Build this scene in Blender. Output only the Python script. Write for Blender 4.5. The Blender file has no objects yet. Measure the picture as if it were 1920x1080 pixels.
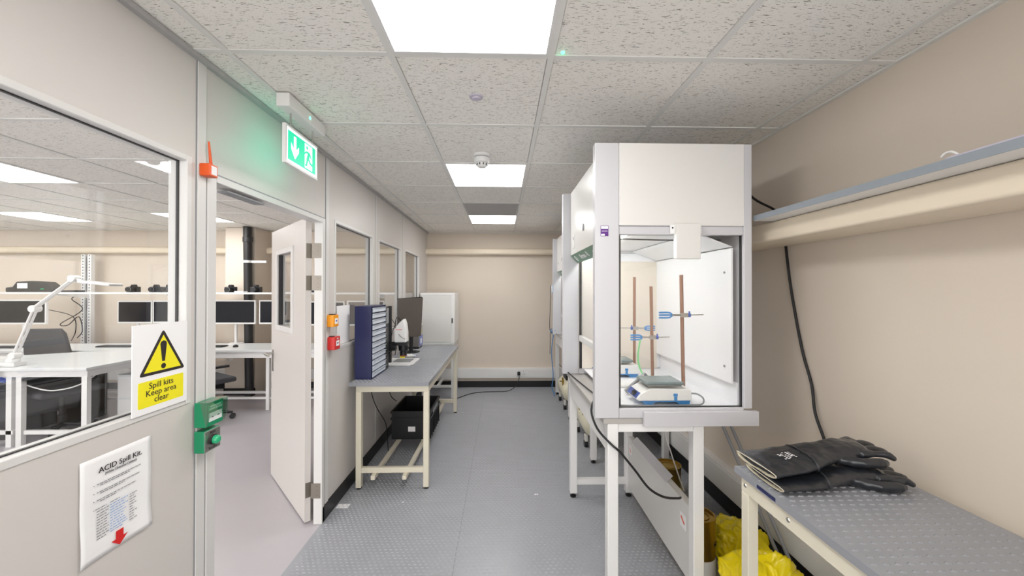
import bpy, bmesh, math, random
from mathutils import Vector, Matrix, noise
random.seed(7)
S = bpy.context.scene
col = S.collection
PI = math.pi

# ------------------------------------------------------------------ camera, world, exposure
cam_d = bpy.data.cameras.new('camera'); cam = bpy.data.objects.new('camera', cam_d); col.objects.link(cam)
FPX, YAW, PIT, ROL = 707.05, 0.02542, 0.00538, 0.00154
cam_d.sensor_width = 36.0; cam_d.sensor_fit = 'HORIZONTAL'; cam_d.lens = FPX/1920*36.0
cam_d.clip_start = 0.02
F = Vector((math.sin(YAW)*math.cos(PIT), math.cos(YAW)*math.cos(PIT), math.sin(PIT)))
R_ = Vector((math.cos(YAW), -math.sin(YAW), 0)); U_ = R_.cross(F)
R2 = R_*math.cos(ROL)+U_*math.sin(ROL); U2 = -R_*math.sin(ROL)+U_*math.cos(ROL)
M4 = Matrix((R2, U2, -F)).transposed().to_4x4(); M4.translation = Vector((0, 0, 1.487))
cam.matrix_world = M4
S.camera = cam
S.view_settings.view_transform = 'Standard'; S.view_settings.look = 'None'
S.view_settings.gamma = 1.0; S.view_settings.use_curve_mapping = False
S.view_settings.exposure = 0.7
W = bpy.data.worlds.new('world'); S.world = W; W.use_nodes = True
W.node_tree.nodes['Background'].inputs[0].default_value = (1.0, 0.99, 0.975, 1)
W.node_tree.nodes['Background'].inputs[1].default_value = 2.1  # added ambient fill, enters where the rear wall is left out, lifts the ceiling
PANEL = 9.0          # emission of the ceiling light diffusers
HOODLAMP = 22.0

# ------------------------------------------------------------------ helpers
def lin(c):
    c = c/255.0
    return c/12.92 if c <= 0.04045 else ((c+0.055)/1.055)**2.4
def rgb(r, g, b): return (lin(r), lin(g), lin(b), 1.0)
MATS = {}
def mat(name, c, rough=0.5, metal=0.0, emit=0.0, spec=0.5, var=0.03, bump=0.0, scale=30.0, trans=0.0, alpha=1.0, coat=0.0):
    if name in MATS: return MATS[name]
    m = bpy.data.materials.new(name); m.use_nodes = True; nt = m.node_tree; b = nt.nodes['Principled BSDF']
    c = rgb(*c)
    tc = nt.nodes.new('ShaderNodeTexCoord'); nz = nt.nodes.new('ShaderNodeTexNoise')
    nz.inputs['Scale'].default_value = scale; nz.inputs['Detail'].default_value = 3
    nt.links.new(tc.outputs['Object'], nz.inputs['Vector'])
    if var:
        mx = nt.nodes.new('ShaderNodeMix'); mx.data_type = 'RGBA'
        mx.inputs['A'].default_value = tuple(max(0, v*(1-var)) for v in c[:3])+(1,)
        mx.inputs['B'].default_value = tuple(min(1, v*(1+var)) for v in c[:3])+(1,)
        nt.links.new(nz.outputs['Fac'], mx.inputs['Factor']); nt.links.new(mx.outputs['Result'], b.inputs['Base Color'])
        if emit: nt.links.new(mx.outputs['Result'], b.inputs['Emission Color'])
    else:
        b.inputs['Base Color'].default_value = c
        b.inputs['Emission Color'].default_value = c
    b.inputs['Roughness'].default_value = rough; b.inputs['Metallic'].default_value = metal
    b.inputs['Specular IOR Level'].default_value = spec
    b.inputs['Emission Strength'].default_value = emit
    b.inputs['Transmission Weight'].default_value = trans
    b.inputs['Alpha'].default_value = alpha
    b.inputs['Coat Weight'].default_value = coat
    if bump:
        bp = nt.nodes.new('ShaderNodeBump'); bp.inputs['Strength'].default_value = bump; bp.inputs['Distance'].default_value = 0.002
        nt.links.new(nz.outputs['Fac'], bp.inputs['Height']); nt.links.new(bp.outputs['Normal'], b.inputs['Normal'])
    MATS[name] = m; return m

def glass_mat(name, tint, tr=1.0, refl=0.05, rough=0.0):
    m = bpy.data.materials.new(name); m.use_nodes = True; nt = m.node_tree; nt.nodes.clear()
    o = nt.nodes.new('ShaderNodeOutputMaterial'); mx = nt.nodes.new('ShaderNodeMixShader')
    t = nt.nodes.new('ShaderNodeBsdfTransparent'); g = nt.nodes.new('ShaderNodeBsdfGlossy')
    t.inputs[0].default_value = tuple(lin(v)*tr for v in tint)+(1,)
    g.inputs['Roughness'].default_value = rough
    lw = nt.nodes.new('ShaderNodeLayerWeight'); lw.inputs['Blend'].default_value = 0.5
    p = nt.nodes.new('ShaderNodeMath'); p.operation = 'POWER'; p.inputs[1].default_value = 5
    a = nt.nodes.new('ShaderNodeMath'); a.operation = 'MULTIPLY_ADD'; a.inputs[1].default_value = 1-refl; a.inputs[2].default_value = refl
    nt.links.new(lw.outputs['Facing'], p.inputs[0]); nt.links.new(p.outputs[0], a.inputs[0])
    nt.links.new(a.outputs[0], mx.inputs[0]); nt.links.new(t.outputs[0], mx.inputs[1]); nt.links.new(g.outputs[0], mx.inputs[2])
    nt.links.new(mx.outputs[0], o.inputs[0]); MATS[name] = m; return m

def ceiling_mat():
    m = bpy.data.materials.new('ceiling_tile'); m.use_nodes = True; nt = m.node_tree; b = nt.nodes['Principled BSDF']
    N = nt.nodes.new; L = nt.links.new
    tc = N('ShaderNodeTexCoord')
    def layer(sx, sy, lo, hi):
        mp = N('ShaderNodeMapping'); mp.inputs['Scale'].default_value = (sx, sy, 1); L(tc.outputs['Object'], mp.inputs[0])
        nz = N('ShaderNodeTexNoise'); nz.inputs['Scale'].default_value = 1.0; nz.inputs['Detail'].default_value = 2.0
        nz.inputs['Roughness'].default_value = 0.55; nz.inputs['Distortion'].default_value = 0.6
        L(mp.outputs[0], nz.inputs['Vector'])
        mr = N('ShaderNodeMapRange'); mr.inputs['From Min'].default_value = lo; mr.inputs['From Max'].default_value = hi
        mr.clamp = True
        L(nz.outputs['Fac'], mr.inputs['Value']); return mr.outputs[0]
    a = layer(48, 330, 0.335, 0.375); c = layer(190, 420, 0.28, 0.32)
    mn = N('ShaderNodeMath'); mn.operation = 'MINIMUM'; L(a, mn.inputs[0]); L(c, mn.inputs[1])
    mx = N('ShaderNodeMix'); mx.data_type = 'RGBA'
    mx.inputs['A'].default_value = rgb(120, 110, 98); mx.inputs['B'].default_value = rgb(246, 243, 237)
    L(mn.outputs[0], mx.inputs['Factor']); L(mx.outputs['Result'], b.inputs['Base Color'])
    bp = N('ShaderNodeBump'); bp.inputs['Strength'].default_value = 0.5; bp.inputs['Distance'].default_value = 0.002
    L(mn.outputs[0], bp.inputs['Height']); L(bp.outputs[0], b.inputs['Normal'])
    b.inputs['Roughness'].default_value = 0.9
    return m

class MB:
    def __init__(s): s.v = []; s.f = []; s.bm = None
    def box(s, x0, x1, y0, y1, z0, z1):
        n = len(s.v)
        s.v += [(x0,y0,z0),(x1,y0,z0),(x1,y1,z0),(x0,y1,z0),(x0,y0,z1),(x1,y0,z1),(x1,y1,z1),(x0,y1,z1)]
        s.f += [(n,n+3,n+2,n+1),(n+4,n+5,n+6,n+7),(n,n+1,n+5,n+4),(n+1,n+2,n+6,n+5),(n+2,n+3,n+7,n+6),(n+3,n,n+4,n+7)]
        return s
    def obox(s, c, ax, ay, az):     # oriented box: centre and three half-axis vectors
        c, ax, ay, az = map(Vector, (c, ax, ay, az)); n = len(s.v)
        for k in (-1, 1):
            for i, j in ((-1,-1),(1,-1),(1,1),(-1,1)): s.v.append(tuple(c+ax*i+ay*j+az*k))
        s.f += [(n,n+3,n+2,n+1),(n+4,n+5,n+6,n+7),(n,n+1,n+5,n+4),(n+1,n+2,n+6,n+5),(n+2,n+3,n+7,n+6),(n+3,n,n+4,n+7)]
        return s
    def prism(s, pts, vec):         # polygon of 3D points extruded by a vector
        n = len(s.v); k = len(pts); vec = Vector(vec)
        s.v += [tuple(p) for p in pts] + [tuple(Vector(p)+vec) for p in pts]
        s.f.append(tuple(n+i for i in range(k))[::-1]); s.f.append(tuple(n+k+i for i in range(k)))
        for i in range(k): j = (i+1) % k; s.f.append((n+i, n+j, n+k+j, n+k+i))
        return s
    def poly(s, pts):
        n = len(s.v); s.v += [tuple(p) for p in pts]; s.f.append(tuple(range(n, n+len(pts)))); return s
    def tube(s, pts, r, n=8, smooth=True, cap=True):
        P = [Vector(p) for p in pts]
        if smooth and len(P) > 2:
            Q = []
            for i in range(len(P)-1):
                a = P[max(i-1,0)]; b = P[i]; c = P[i+1]; d = P[min(i+2,len(P)-1)]
                for t in (0,.2,.4,.6,.8):
                    Q.append(0.5*((2*b)+(c-a)*t+(2*a-5*b+4*c-d)*t*t+(3*b-a-3*c+d)*t**3))
            Q.append(P[-1]); P = Q
        m = len(P); base = len(s.v)
        rr = r if callable(r) else (lambda t: r)
        T0 = (P[1]-P[0]).normalized(); up = Vector((0,0,1)) if abs(T0.z) < .9 else Vector((1,0,0))
        nrm = T0.cross(up).normalized()
        for i in range(m):
            T = (P[min(i+1,m-1)]-P[max(i-1,0)])
            T = T.normalized() if T.length > 1e-9 else T0
            nrm = (nrm-T*nrm.dot(T)); nrm = nrm.normalized() if nrm.length > 1e-6 else T.orthogonal().normalized()
            bn = T.cross(nrm); q = rr(i/(m-1))
            for k in range(n):
                a = 2*PI*k/n; s.v.append(tuple(P[i]+(nrm*math.cos(a)+bn*math.sin(a))*q))
        for i in range(m-1):
            for k in range(n):
                k2 = (k+1) % n; a = base+i*n; s.f.append((a+k, a+k2, a+n+k2, a+n+k))
        if cap:
            s.f.append(tuple(base+k for k in range(n))[::-1]); s.f.append(tuple(base+(m-1)*n+k for k in range(n)))
        return s
    def cyl(s, p0, p1, r, n=16, r2=None):
        r2 = r if r2 is None else r2
        return s.tube([p0, p1], (lambda t: r+(r2-r)*t), n, smooth=False)
    def lathe(s, c, prof, n=24, axis='Z'):   # prof: (radius, height) list
        c = Vector(c); base = len(s.v)
        for r, h in prof:
            for k in range(n):
                a = 2*PI*k/n; x, y = math.cos(a)*r, math.sin(a)*r
                d = {'Z': (x,y,h), 'X': (h,x,y), 'Y': (y,h,x)}[axis]; s.v.append(tuple(c+Vector(d)))
        for i in range(len(prof)-1):
            for k in range(n):
                k2 = (k+1) % n; a = base+i*n; s.f.append((a+k, a+k2, a+n+k2, a+n+k))
        s.f.append(tuple(base+k for k in range(n))[::-1]); s.f.append(tuple(base+(len(prof)-1)*n+k for k in range(n)))
        return s
    def studs(s, x0, x1, y0, y1, z, px=0.03, py=0.024, lx=.0105, ly=.005, h=0.0030):
        j = 0; y = y0+py/2
        while y < y1-py/3:
            x = x0+(px/2 if j % 2 else px)
            while x < x1-lx:
                n = len(s.v)
                for q, zz in ((1,z),(.55,z+h)):
                    s.v += [(x-lx*q,y,zz),(x-lx*q*.5,y-ly*q,zz),(x+lx*q*.5,y-ly*q,zz),(x+lx*q,y,zz),(x+lx*q*.5,y+ly*q,zz),(x-lx*q*.5,y+ly*q,zz)]
                for k in range(6): k2=(k+1)%6; s.f.append((n+k,n+k2,n+6+k2,n+6+k))
                s.f.append(tuple(n+6+k for k in range(6)))
                x += px
            y += py; j += 1
        return s
    def build(s, name, m, parent=None, smooth=False, bev=0.0, local=False, seg=2):
        off = Vector((0,0,0))
        if parent is not None and not local:
            p = parent
            while p is not None: off += p.location; p = p.parent
        me = bpy.data.meshes.new(name)
        me.from_pydata([tuple(Vector(v)-off) for v in s.v], [], s.f); me.materials.append(m)
        bm = bmesh.new(); bm.from_mesh(me); bmesh.ops.recalc_face_normals(bm, faces=bm.faces); bm.to_mesh(me); bm.free()
        if smooth:
            for p in me.polygons: p.use_smooth = True
        me.update()
        o = bpy.data.objects.new(name, me); col.objects.link(o)
        if parent is not None: o.parent = parent
        if bev:
            b = o.modifiers.new('bevel', 'BEVEL'); b.width = bev; b.segments = seg; b.limit_method = 'ANGLE'; b.angle_limit = math.radians(50)
            if seg > 1:
                for p in me.polygons: p.use_smooth = True
                w = o.modifiers.new('wn', 'WEIGHTED_NORMAL'); w.keep_sharp = True
        elif smooth:
            for e in me.edges: pass
            me.set_sharp_from_angle(angle=math.radians(40))
        return o
def B(*a): return MB().box(*a)
def tag(o, label, cat, group=None, kind=None):
    o['label'] = label; o['category'] = cat
    if group: o['group'] = group
    if kind: o['kind'] = kind
    return o
def thing(name, loc, label, cat, group=None, rz=0.0):
    o = bpy.data.objects.new(name, None); col.objects.link(o); o.location = loc; o.rotation_euler = (0,0,rz); o.empty_display_size = .05
    return tag(o, label, cat, group)
def struct(o): o['kind'] = 'structure'; return o
def sempty(name, loc=(0,0,0), rz=0):
    o = bpy.data.objects.new(name, None); col.objects.link(o); o.location = loc; o.rotation_euler = (0,0,rz); o['kind'] = 'structure'; return o
def dup(root, loc, label=None, rz=None, group=None, skip=()):
    def cp(o, par):
        c = o.copy(); col.objects.link(c); c.parent = par
        for ch in list(o.children):
            if ch.name.split('.')[0] not in skip: cp(ch, c)
        return c
    r = cp(root, None); r.location = loc
    if label: r['label'] = label
    if rz is not None: r.rotation_euler = (0,0,rz)
    if group: r['group'] = group
    return r
def text(name, body, size, m, parent, origin, xdir, ydir, align='CENTER', depth=0.0006, space=1.0, bold=0.0, line=1.0):
    cu = bpy.data.curves.new(name, 'FONT'); cu.body = body; cu.size = size; cu.align_x = align; cu.align_y = 'CENTER'
    cu.extrude = depth; cu.space_character = space; cu.offset = bold; cu.space_line = line; cu.resolution_u = 3
    t = bpy.data.objects.new(name, cu); col.objects.link(t)
    bpy.context.view_layer.update()
    me = bpy.data.meshes.new_from_object(t.evaluated_get(bpy.context.evaluated_depsgraph_get()))
    bpy.data.objects.remove(t); bpy.data.curves.remove(cu)
    X = Vector(xdir).normalized(); Y = Vector(ydir).normalized(); Z = X.cross(Y)
    mt = Matrix((X, Y, Z)).transposed().to_4x4(); off = Vector(origin)
    if parent is not None:
        p = parent
        while p is not None: off -= p.location; p = p.parent
    mt.translation = off; me.transform(mt); me.materials.clear(); me.materials.append(m); me.name = name
    o = bpy.data.objects.new(name, me); col.objects.link(o); o.parent = parent
    return o

# ------------------------------------------------------------------ materials
m_ceil = ceiling_mat()
m_grid = mat('ceiling_grid', (230,229,225), .5)
m_beige = mat('beige_paint', (220,208,194), .75, var=.02, scale=3)
m_box = mat('cream_paint', (232,219,198), .45, var=.02)
m_part = mat('partition_grey', (209,204,200), .38, var=.012, scale=2)
m_frame = mat('frame_grey', (216,214,212), .35, var=.01)
m_gask = mat('black_gasket', (38,36,38), .5)
m_skirt = mat('black_skirting', (22,21,24), .4)
m_mat = mat('grey_stud_rubber', (156,158,164), .3, var=.05, scale=6)
m_vinyl = mat('lilac_vinyl', (184,179,184), .35, var=.03, scale=4)
m_top = mat('bench_rubber', (146,148,154), .26, var=.07, scale=9)
m_edge = mat('bench_edge', (158,158,160), .4)
m_cream = mat('cream_metal', (226,219,200), .4, var=.02)
m_white = mat('white_metal', (233,232,231), .3, var=.01)
m_hood = mat('hood_grey_white', (200,199,203), .3, var=.01)
m_hoodw = mat('hood_white', (222,220,217), .28, var=.01)
m_linerb = mat('hood_liner_beige', (226,217,205), .4, var=.01)
m_liner = mat('hood_liner', (240,240,244), .35, var=.01)
m_black = mat('black_plastic', (24,24,27), .4)
m_rub = mat('black_rubber', (36,39,45), .32, var=.12, bump=.12, scale=60, coat=.35)
m_cord = mat('black_cord', (18,18,22), .45)
m_steel = mat('steel', (185,182,178), .3, 1.0)
m_alum = mat('brushed_hinge', (140,133,124), .42, .7)
m_gold = mat('gold_tin', (176,146,70), .28, .9, var=.1)
m_yel = mat('yellow_plastic', (246,222,12), .28, var=.05, trans=.12, scale=8)
m_navy = mat('navy_metal', (30,36,84), .35, var=.03)
m_clear = mat('drawer_plastic', (206,214,226), .25, var=.04)
m_paper = mat('paper', (242,241,242), .8, var=.01)
m_yelp = mat('sign_yellow', (244,232,30), .5, var=.01)
m_ink = mat('ink_black', (40,32,34), .6, var=0)
m_greyink = mat('ink_grey', (112,112,116), .6, var=0)
m_blueink = mat('ink_blue', (120,160,214), .6, var=0)
m_red = mat('red_plastic', (206,38,34), .35, var=.02)
m_redink = mat('ink_red', (214,28,28), .6, var=0)
m_orange = mat('orange_plastic', (226,88,26), .35)
m_amber = mat('amber_plastic', (244,158,18), .35)
m_green = mat('green_plastic', (22,140,96), .3)
m_greenb = mat('green_button', (40,176,122), .18, coat=.4)
m_mint = mat('hood_green', (112,150,124), .4)
m_diff = mat('lit_diffuser', (255,254,252), .5, emit=PANEL, var=0)
m_lamp = mat('lit_tube', (255,255,253), .5, emit=HOODLAMP, var=0)
m_led = mat('green_led', (60,255,170), .3, emit=6, var=0)
m_exitb = mat('lit_exit_back', (0,200,160), .4, emit=2.0, var=0)
m_exit = mat('lit_exit_green', (0,172,128), .4, emit=.9, var=0)
m_exitw = mat('lit_exit_white', (240,255,250), .4, emit=.9, var=0)
m_vent = mat('vent_grey', (176,174,174), .5)
m_blue = mat('blue_plastic', (70,140,204), .35)
m_dblue = mat('panel_blue', (70,96,176), .3)
m_plate = mat('hotplate_top', (120,134,136), .25, .2)
m_wood = mat('copper_rod', (150,112,94), .4, .25)
m_tubeg = mat('green_hose', (130,214,140), .35)
m_screen = mat('monitor_black', (12,13,22), .35, spec=.2)
m_screen2 = mat('monitor_grey', (98,90,84), .4)
m_dgrey = mat('dark_grey_fabric', (62,62,66), .8, bump=.3, scale=200)
m_lam = mat('desk_laminate', (222,224,224), .3, var=.01)
m_grey = mat('mid_grey', (140,142,146), .4)
m_purple = mat('sticker_purple', (92,40,128), .5)
m_lilac = mat('lilac_plastic', (196,190,206), .4)
m_glass = glass_mat('window_glass', (252,253,253), refl=.07)
m_hglass = glass_mat('hood_glass', (254,254,253), refl=.04)
m_acry = glass_mat('clear_plastic', (235,245,240), refl=.12)
m_blackpipe = mat('black_pipe', (42,41,42), .45)
m_castor = mat('castor_white', (222,220,214), .4)
m_tank = mat('cream_tank', (226,220,196), .35)

CZ = 2.364; XL = -1.15; XR = 1.52; YB = 5.79; YN = -2.2; XO = -9.4

# ------------------------------------------------------------------ structure
b = B(XL, XR, YN, YB, -.06, 0); b.studs(-1.13, 1.5, .9, YB-.02, 0.0, px=.03, py=.024)
struct(b.build('floor', m_mat))
struct(B(XO, XL, YN, YB, -.06, 0).build('floor', m_vinyl))
struct(B(-.262,-.256, .5, YB, 0, .0012).build('trim_1', m_grey))                     # welded seam between mats
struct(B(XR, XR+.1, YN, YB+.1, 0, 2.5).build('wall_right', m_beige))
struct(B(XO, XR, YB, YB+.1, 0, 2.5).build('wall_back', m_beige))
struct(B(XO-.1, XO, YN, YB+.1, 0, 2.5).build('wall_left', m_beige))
struct(B(-3.915,-3.50, 5.43, YB, 0, CZ).build('wall_pier', m_beige))

TX = .6
def ceil(x0, x1, gx, lights, name):
    b = MB(); g = MB()
    kx0 = math.floor((x0-gx)/TX); ky0 = math.floor((YN-1.413)/TX)
    k = kx0
    while gx+k*TX < x1:
        a, c = max(x0, gx+k*TX), min(x1, gx+(k+1)*TX)
        j = ky0
        while 1.413+j*TX < YB:
            d, e = max(YN, 1.413+j*TX), min(YB, 1.413+(j+1)*TX)
            if (k, j) not in lights and c-a > .03 and e-d > .03: b.box(a+.014, c-.014, d+.014, e-.014, CZ+.005, CZ+.02)
            j += 1
        if a > x0+.03: g.box(a-.012, a+.012, YN, YB, CZ, CZ+.02)
        k += 1
    j = ky0+1
    while 1.413+j*TX < YB:
        g.box(x0, x1, 1.413+j*TX-.012, 1.413+j*TX+.012, CZ+.0006, CZ+.0205); j += 1
    b.box(x0, x1, YN, YB, CZ+.02, CZ+.08)
    o = struct(b.build('ceiling', m_ceil)); return struct(g.build(name, m_grid))
GXM, GXO = -.418, -3.47+.6*3
LM = [(0,-4),(0,-1),(0,2),(0,5)]
ceil(XL, XR, GXM, LM+[(0,4)], 'trim_2')
LO = [(-4,-1),(-4,2),(-4,5),(-7,-1),(-7,2),(-7,5),(-10,2),(-10,5)]
ceil(XO, XL-.06, GXO, LO, 'trim_3')
def light(gx, k, j, label, group):
    x, y = gx+k*TX, 1.413+j*TX
    t = thing('ceiling_light', (x+.3, y+.3, CZ), label, 'ceiling light', group)
    f = MB(); w = .014
    for a in ((x+w-.002,x+TX-w+.002,y+w-.002,y+.022),(x+w-.002,x+TX-w+.002,y+TX-.022,y+TX-w+.002),(x+w-.002,x+.022,y+.022,y+TX-.022),(x+TX-.022,x+TX-w+.002,y+.022,y+TX-.022)):
        f.box(*a, CZ-.001, CZ+.018)
    f.build('frame', m_white, t)
    B(x+.022, x+TX-.022, y+.022, y+TX-.022, CZ+.003, CZ+.016).build('diffuser', m_diff, t)
LN = {2:'lit square ceiling panel in mid room, just beyond the smoke detector', 5:'farthest lit ceiling panel, next to grey vent tile by the back wall', -1:'large lit ceiling panel cut by the top edge of the photo', -4:'lit ceiling panel behind the viewpoint'}
for k, j in LM: light(GXM, k, j, LN[j], 'lit panels in the lab ceiling')
LD = {(-4,5):'lit ceiling panel seen through the open doorway in the next room', (-4,2):'lit ceiling panel seen high through the near window, next room', (-7,5):'lit ceiling panel far off through the near window, lower left',
      (-7,2):'lit ceiling panel at the left edge of the near window'}
for k, j in LO: light(GXO, k, j, LD.get((k,j), 'lit ceiling panel of the next room, outside the view'), 'lit panels in the next room ceiling')
# vent tile
t = thing('ceiling_vent', (-.118, 4.113, CZ), 'grey square vent tile in ceiling touching the farthest lit panel', 'vent')
v = MB()
for k in range(18): v.box(-.418+.03, .182-.03, 3.813+.03+k*.03, 3.813+.045+k*.03, CZ-.002, CZ+.012)
v.build('grille', m_vent, t); B(-.404,.168,3.827,4.399,CZ+.012,CZ+.019).build('backing', m_vent, t)
f = MB()
for a in ((-.404,.168,3.827,3.845),(-.404,.168,4.381,4.399),(-.404,-.386,3.845,4.381),(.150,.168,3.845,4.381)): f.box(*a, CZ-.003, CZ+.013)
f.build('frame', m_vent, t)
# ceiling edge trims
struct(B(XL, XL+.022, YN, YB, CZ-.016, CZ+.001).build('trim_4', m_vent))
struct(B(XR-.02, XR, YN, YB, CZ-.004, CZ+.004).build('trim_5', m_grid))
struct(B(XL, XR, YB-.02, YB, CZ-.004, CZ+.004).build('trim_6', m_grid))
# boxed pipe along the walls
bp = B(XO, XR-.001, 5.68, YB, 2.02, 2.115); struct(bp.build('trim_7', m_box, bev=.03, seg=3))
bp = B(1.268, XR, YN, 3.2, 1.722, 1.812); struct(bp.build('trim_8', m_box, bev=.012, seg=3))
# skirtings and trunking
struct(B(XL+.001, XR, YB-.012, YB, 0, .095).build('baseboard_back', m_skirt))
struct(B(XR-.012, XR, YN, YB-.012, 0, .10).build('baseboard_right', m_skirt))
struct(B(XO, XL-.07, YB-.012, YB, 0, .095).build('baseboard_far', m_skirt))
struct(B(-3.925,-3.49, 5.42, 5.43, 0, .095).build('baseboard_pier', m_skirt))
tr = MB().box(XL+.01, XR-.06, YB-.06, YB, .15, .30).box(XL+.01, XR-.06, YB-.064, YB-.06, .165, .285)
struct(tr.build('trim_9', m_white, bev=.004))
tr = MB().box(XR-.06, XR, YN, YB, .15, .315).box(XR-.064, XR-.06, YN, YB, .165, .30)
struct(tr.build('trim_10', m_white, bev=.004))
struct(B(XO, XL-.1, YB-.06, YB, .15, .30).build('trim_11', m_white, bev=.004))

# left partition -------------------------------------------------
X0, X1 = XL-.06, XL
JOINTS = [-.9, .2, 1.464, 2.498, 3.458, 4.387]
WIN = [(.26,1.42,1.07,1.978),(2.608,3.386,1.07,1.968),(3.531,4.305,1.07,1.965),(4.469,5.238,1.07,1.968)]
w = MB()
w.box(X0, X1, YN, .26, 0, CZ+.02)
w.box(X0, X1, .26, 1.42, 0, 1.07); w.box(X0, X1, .26, 1.535, 1.978, CZ+.02); w.box(X0, X1, 1.42, 1.49, 0, 1.978)
w.box(X0, X1, 1.535, 2.46, 1.945, CZ+.02)
w.box(X0, X1, 2.46, 2.608, 0, 1.97); w.box(X0, X1, 2.46, YB, 1.968, CZ+.02)
w.box(X0, X1, 2.608, YB, 0, 1.07)
for a, c in ((3.386,3.531),(4.305,4.469),(5.238,YB)): w.box(X0, X1, a, c, 1.07, 1.968)
struct(w.build('wall_left', m_part))
# joint cover strips
w = MB()
for y in (1.464, 2.498): w.box(X1, X1+.006, y-.020, y+.020, .1 if y > 2 else 0, CZ-.016)
for y in (3.458, 4.387): w.box(X1, X1+.003, y-.012, y+.012, .1, CZ-.016)
struct(w.build('trim_12', m_frame, bev=.001))
w = MB()
for y in (1.442, 1.486, 2.476, 2.520): w.box(X1, X1+.0025, y-.0022, y+.0022, .0 if y < 2 else .1, CZ-.016)
for y in (3.444, 3.472, 4.373, 4.401): w.box(X1, X1+.0012, y-.0015, y+.0015, .1, CZ-.016)
struct(w.build('trim_13', m_grey))
struct(B(X1, X1+.008, 2.44, YB-.013, 0, .1).build('baseboard_left', m_skirt))
for n, (a, c, d, e) in enumerate(WIN):
    r = sempty('window_%d' % (n+1), ((X0+X1)/2, (a+c)/2, d))
    f = MB(); q = .022
    f.box(X0-.004, X1+.004, a, a+q, d, e).box(X0-.004, X1+.004, c-q, c, d, e)
    f.box(X0-.004, X1+.004, a+q, c-q, d, d+q).box(X0-.004, X1+.004, a+q, c-q, e-q, e)
    f.build('window_frame', m_frame, r, bev=.002, seg=1)
    g = MB(); z = .003
    for aa in ((a+q, a+q+z, d+q, e-q),(c-q-z, c-q, d+q, e-q),(a+q, c-q, d+q, d+q+z),(a+q, c-q, e-q-z, e-q)):
        g.box(X1-.034, X1-.024, *aa)
    g.build('gasket', m_gask, r)
    B(X1-.032, X1-.026, a+q, c-q, d+q, e-q).build('glass', m_glass, r)
# door frame
f = MB()
f.box(X0-.01, X1+.008, 1.49, 1.535, 0, 1.945).box(-1.196, X1+.008, 2.428, 2.462, 0, 1.945).box(X0-.01, X1+.008, 1.535, 2.428, 1.915, 1.945)
f.box(X0-.01, X0+.02, 1.535, 1.55, 0, 1.905)
struct(f.build('trim_14', m_frame, bev=.002, seg=1))
struct(B(X1, X1+.009, 1.49, 2.45, 1.943, 1.948).build('trim_15', m_grey))
# door closer plate in header
struct(B(X0+.004, X1-.006, 1.62, 1.86, 1.897, 1.905).build('trim_16', m_grey, bev=.002, seg=1))

# door leaf, swung into the next room
A = Vector((-1.249, 2.426, 0)); d_ = Vector((-.68, .733, 0)).normalized(); n_ = Vector((d_.y, -d_.x, 0)); Z_ = Vector((0,0,1))
door = sempty('door_1', A)
def dbox(b, s0, s1, t0, t1, z0, z1):
    c = A+d_*((s0+s1)/2)+n_*((t0+t1)/2)+Z_*((z0+z1)/2)
    return b.obox(c, d_*((s1-s0)/2), n_*((t1-t0)/2), Z_*((z1-z0)/2))
# n_ points to the face away from the aisle / towards hinge side
TH = .034
def leaf(b, s0, s1, z0, z1): return dbox(b, s0, s1, 0, TH, z0, z1)
w = MB(); leaf(w, 0, .30, .012, 1.945); leaf(w, .685, .885, .012, 1.945); leaf(w, .30, .685, .012, 1.215); leaf(w, .30, .685, 1.755, 1.945)
w.build('leaf', m_part, door)
w = MB()
for t0, t1 in ((-.012, .004), (TH-.004, TH+.012)):
    dbox(w, .262, .302, t0, t1, 1.18, 1.79); dbox(w, .683, .723, t0, t1, 1.18, 1.79); dbox(w, .302, .683, t0, t1, 1.18, 1.22); dbox(w, .302, .683, t0, t1, 1.75, 1.79)
w.build('vision_frame', m_frame, door, bev=.003, seg=1)
w = MB(); dbox(w, .302, .307, .004, .030, 1.22, 1.75); dbox(w, .678, .683, .004, .030, 1.22, 1.75); w.build('gasket', m_gask, door)
w = MB(); dbox(w, .302, .683, .018, .024, 1.22, 1.75); w.build('glass', m_glass, door)
w = MB()
for t0, sg in ((-.001, -1), (TH+.001, 1)):
    c = A+d_*.825+n_*t0
    w.obox(c+Z_*.93, d_*.02, n_*.003, Z_*.085)
    w.tube([c+Z_*.985, c+n_*(sg*.05)+Z_*.985, c+n_*(sg*.055)-d_*.02+Z_*.985, c+n_*(sg*.055)-d_*.12+Z_*.985], .009, 10)
w.build('door_handle', m_steel, door, smooth=True)
for hz in (.212, 1.53, 1.736):
    w = MB(); w.cyl((-1.208, 2.434, hz-.047), (-1.208, 2.434, hz+.047), .007, 10)
    dbox(w, -.003, 0.0, .003, .040, hz-.047, hz+.047)
    w.box(-1.208, -1.152, 2.4255, 2.428, hz-.047, hz+.047)
    for q in (-.028, 0, .028): w.cyl((-1.175, 2.4255, hz+q), (-1.175, 2.4235, hz+q), .004, 8)
    w.build('hinge', m_alum, door)

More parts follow.
